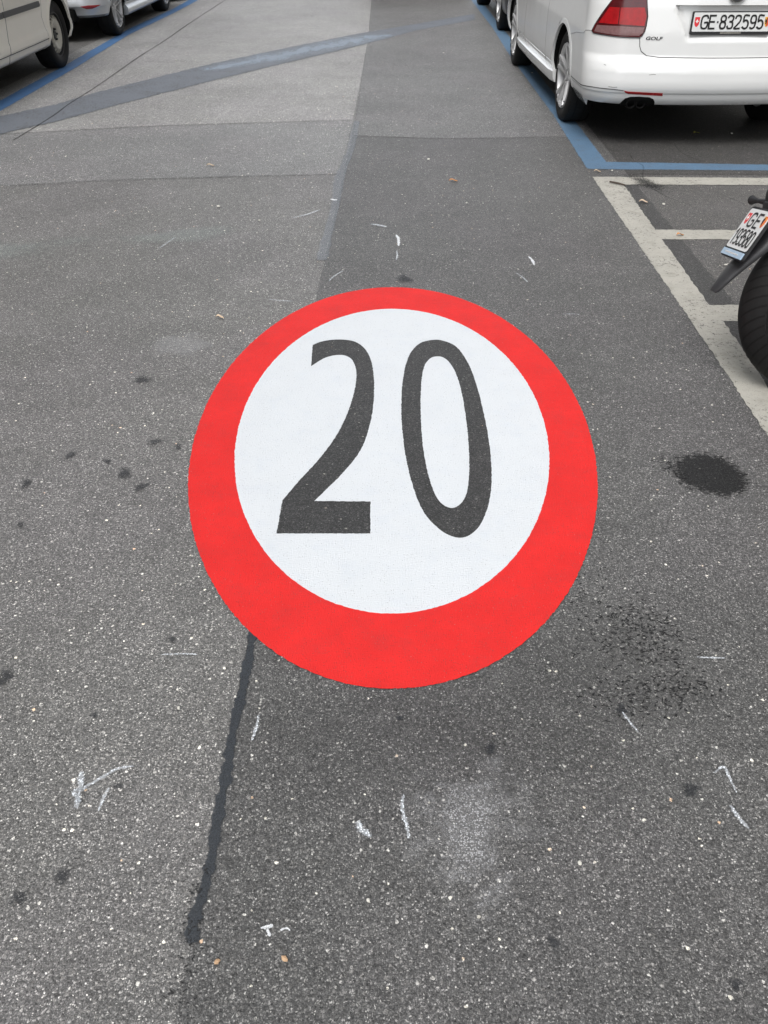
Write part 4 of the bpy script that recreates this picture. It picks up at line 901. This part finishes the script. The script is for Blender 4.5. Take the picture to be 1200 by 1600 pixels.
# ---- beige van, front wheel at the far end
VAN = [(.215, .80, -.70, 3.36, .15, .30), (.24, .855, -.74, 3.40, .17, .34), (.262, .868, -.75, 3.42, .17, .36), (.30, .878, -.76, 3.43, .18, .38), (.315, .893, -.76, 3.43, .18, .38), (.37, .898, -.76, 3.44, .18, .40), (.40, .888, -.76, 3.44, .18, .40), (.60, .893, -.76, 3.44, .18, .42), (.80, .890, -.75, 3.38, .18, .42), (1.0, .880, -.74, 3.1, .18, .42)]
vn = empty('parked_van', (-3.365-.872, 9.50-2.68, 0), 0); tag(vn, 'beige van at the left edge with a dark rub strip and steel wheels', 'van')
body(vn, VAN, M['beige_car'], [(0, .30), (2.68, .30)], .345, .215, 1.0, None, .015)
for y in (0, 2.68):
    for sx in (-1, 1):
        wheel(vn, sx*.862, y, sx, .300, .195, .195, 'steel', 0, 0)
        arch_lip(vn, VAN, sx, y, .30, .345, M['beige_car'], flare=.010, out=.045)
def uv_at(tab, y, z, sx=1):
    lo_, hi_ = 1., 4.
    for _ in range(30):
        md = (lo_+hi_)/2
        if S(md, z, tab, sx).y < y: lo_ = md
        else: hi_ = md
    return lo_
for sx in (-1, 1):
    g_ = lambda y, z: (uv_at(VAN, y, z), z)
    sline('door_gap', [g_(1.27, .98), g_(1.27, .30), g_(1.28, .24)], VAN, sx, M['gap_soft'], vn, .003, .0)
    sline('door_gap', [g_(2.20, .98), g_(2.20, .50), g_(2.26, .36), g_(2.27, .31)], VAN, sx, M['gap_soft'], vn, .0025, -.001)
    sline('sill_gap', [g_(.40, .308), g_(1.4, .308), g_(2.30, .308)], VAN, sx, M['gap'], vn, .0035, -.001)
    spatch('rub_strip', [g_(1.285, .585), g_(2.17, .585), g_(2.185, .60), g_(2.17, .628), g_(1.285, .628)], VAN, sx, .014, M['grey_trim'], vn, 4)
    spatch('rub_strip', [g_(.42, .585), g_(1.255, .585), g_(1.255, .628), g_(.42, .628)], VAN, sx, .014, M['grey_trim'], vn, 4)
    mirror_at(vn, sx*.90, 2.1, 1.15, sx, M['black'])
    spatch('tail_light', [(.95, .75), (1.7, .75), (1.7, .98), (.95, .98)], VAN, sx, .004, M['lens_red'], vn, 3)
greenhouse(vn, [(1.0, .84, -.70, 2.9), (1.35, .80, -.68, 2.55), (1.70, .74, -.62, 2.0), (1.78, .70, -.58, 1.9), (1.81, .6, -.5, 1.7)], M['beige_car'])

# ------------------------------------------------------------------ motorcycle at the right edge, parked square to the road
mc = empty('parked_motorcycle', (1.515, 2.707, 0), -PI/2); mc.rotation_euler = (0, -.209, -PI/2)   # leans on its side stand
tag(mc, 'black motorcycle cut by the right edge with its rear wheel on the white line', 'motorcycle')
def mwheel(y, Rt, W, Ri):
    w = bpy.data.objects.new('wheel', None); C.objects.link(w); w.parent = mc; w.location = (0, y, Rt-.003)
    lathe_uv('tyre', tyre_prof(Rt, Ri, W, True), 96, M['moto_tyre'], w)
    mb = MB(); mb.lathe([(Ri+.004, -W*.3), (Ri+.004, W*.3), (Ri-.015, W*.28), (Ri-.02, 0), (Ri-.015, -W*.28)], 64, closed=True)
    mb.lathe([(.005, -.06), (.045, -.06), (.045, .06), (.005, .06)], 24)
    for k in range(5):
        a = .3+2*PI*k/5; mb.tube([(0, .03*math.cos(a), .03*math.sin(a)), (0, Ri*math.cos(a), Ri*math.sin(a))], [.016, .012], 8)
    mb.build('rim', M['black'], w)
    d = MB(); d.lathe([(.07, .062), (.12, .062), (.12, .066), (.07, .066)], 40, closed=True); d.build('brake_disc', M['rim_dark'], w)
mwheel(0, .305, .175, .215); mwheel(1.43, .30, .12, .215)
def flatring(y, z, w, th, tilt=0, dome=.35):
    """cross-section across the bike: w wide, th thick, domed on top; tilt = slope of the section plane"""
    pts = []
    n = 12
    up = Vector((0, -math.sin(tilt), math.cos(tilt)))
    for k in range(n):
        a = 2*PI*k/n; x = w/2*math.copysign(abs(math.cos(a))**.6, math.cos(a)); h = th/2*math.copysign(abs(math.sin(a))**.7, math.sin(a))
        pts.append(Vector((x, y, z))+up*(h-dome*th*(abs(x)/(w/2))**2))
    return pts
fd = MB(); fd.loft([flatring(-.413, .353, .042, .012, .95), flatring(-.407, .360, .056, .018, .95), flatring(-.376, .403, .080, .022, .98), flatring(-.338, .450, .100, .030, 1.0), flatring(-.283, .508, .115, .038, .95), flatring(-.225, .585, .125, .05, .85), flatring(-.14, .68, .15, .08, .6), flatring(0, .76, .18, .12, .3)])
fd.build('rear_fender', M['fender'], mc, ang=50)
st_ = MB(); st_.loft([flatring(-.20, .80, .12, .05), flatring(-.10, .83, .20, .10), flatring(.15, .82, .26, .12), flatring(.35, .79, .25, .12), flatring(.60, .80, .20, .12), flatring(.68, .82, .14, .06)]); st_.build('seat', M['black'], mc, ang=50)
tk = MB(); tk.loft([flatring(.58, .86, .16, .10), flatring(.70, .92, .28, .22), flatring(.88, .95, .32, .26), flatring(1.02, .94, .24, .20), flatring(1.08, .93, .12, .08)]); tk.build('fuel_tank', M['dark_car'], mc, ang=50)
en = MB(); en.box((0, .68, .48), (.34, .38, .30), bev=.04); en.box((0, .80, .70), (.26, .22, .20), bev=.03); en.lathe([(.01, -.20), (.10, -.20), (.11, -.16), (.11, .16), (.10, .20), (.01, .20)], 32, (0, .58, .42)); en.build('engine', M['rim_dark'], mc)
fr = MB()
for sx in (-1, 1):
    fr.tube([(sx*.10, 0, .302), (sx*.11, .28, .36), (sx*.09, .48, .42)], .024, 10)
    fr.tube([(sx*.08, -.05, .74), (sx*.12, .3, .70), (sx*.13, .6, .78), (sx*.05, 1.08, .90)], .018, 10)
    fr.tube([(sx*.11, .05, .36), (sx*.10, .22, .72)], .022, 10)
    fr.tube([(sx*.05, 1.08, .92), (sx*.13, .95, .45), (sx*.12, .5, .34)], .016, 10)
fr.build('frame', M['black'], mc)
fk = MB()
for sx in (-1, 1): fk.tube([(sx*.10, 1.43, .30), (sx*.10, 1.16, .98)], [.026, .022], 12)
fk.box((0, 1.17, .95), (.26, .08, .05), bev=.01); fk.build('fork', M['chrome'], mc)
hb = MB(); hb.tube([(-.38, .92, 1.06), (-.22, 1.05, 1.07), (0, 1.12, 1.02), (.22, 1.05, 1.07), (.38, .92, 1.06)], .012, 10); hb.tube([(-.39, .91, 1.06), (-.27, 1.01, 1.07)], .018, 10); hb.tube([(.39, .91, 1.06), (.27, 1.01, 1.07)], .018, 10); hb.build('handlebar', M['black'], mc)
hd = MB(); hd.lathe([(.01, -.02), (.08, -.01), (.085, .02), (.06, .12), (.01, .14)], 28); hd.v = [(b_, 1.32-a_, .90+c_) for a_, b_, c_ in hd.v]; hd.build('headlight', M['chrome'], mc)
ff = MB(); ff.loft([[Vector((x_, 1.43+r_*math.cos(a), .30+r_*math.sin(a))) for x_, r_ in ((-.065, .30), (-.04, .33), (.04, .33), (.065, .30), (.04, .322), (-.04, .322))] for a in [R(40+10*k) for k in range(12)]]); ff.build('front_fender', M['dark_car'], mc, ang=50)
exh = MB(); exh.tube([(.12, .80, .35), (.15, .5, .24), (.17, .28, .30), (.18, .22, .33)], .022, 10); exh.tube([(.18, .30, .31), (.19, .12, .42), (.20, -.02, .50)], [.035, .05, .045], 16); exh.build('exhaust', M['rim_dark'], mc)
# indicators on short stalks
for sx in (-1, 1):
    i_ = MB(); i_.tube([(sx*.02, -.255, .640), (sx*.06, -.270, .640), (sx*.085, -.277, .640)], [.014, .009, .007], 10)
    i_.tube([(sx*.080, -.276, .640), (sx*.098, -.280, .640), (sx*.120, -.282, .640), (sx*.132, -.283, .640)], [.007, .010, .016, .007], 12); i_.build('indicator', M['black'], mc)
pb = MB(); pb.box((0, -.235, .655), (.11, .07, .055), bev=.015); pb.box((0, -.268, .628), (.05, .03, .03), bev=.006); pb.build('plate_bracket', M['black'], mc, ang=50)
tlm = MB(); tlm.box((0, -.235, .735), (.11, .05, .05), bev=.012); tlm.build('tail_lamp', M['lens_dark'], mc, False)
# registration plate: corners fitted at local x -.09, y -.383/-.335, z .50/.624
up_ = Vector((0, .067, .123)).normalized(); rt_ = Vector((1, 0, 0)); nn_ = rt_.cross(up_)
mf = Matrix.Translation(Vector((0, -.3225, .5545))+nn_*.0) @ Matrix((rt_, up_, nn_)).transposed().to_4x4()
p_ = MB(); p_.prism([(x_, y_-.012) for x_, y_ in rrect(.192, .180, .012)], -.010, -.001, mf); mp = p_.build('number_plate', M['black'], mc, False)
p_ = MB(); p_.prism(rrect(.180, .140, .010), 0, .001, mf); p_.build('plate_face', M['plate_w'], mp, False)
p_ = MB(); p_.prism([(-.088, -.098), (.088, -.098), (.088, -.076), (-.088, -.076)], -.001, .004, mf); p_.build('plate_holder_strip', M['pale_blue'], mp, False)
p_ = MB()
for k in range(9): p_.box(mf @ Vector((-.05+k*.0125, -.0875, .0048)), (.0085, .001, .006))
p_.build('holder_print', M['sh_white'], mp, False)
plate_text('lettering', [('G', -.040, .010, .034), ('E', .012, .010, .030)], .046, .007, mf, M['plate_text'], mp)
plate_text('lettering', [(c_, -.080+i*.0272, -.056, .020) for i, c_ in enumerate('193580')], .052, .0065, mf, M['plate_text'], mp)
shields(mp, mf, -.066, .068, .034, .026, .040)
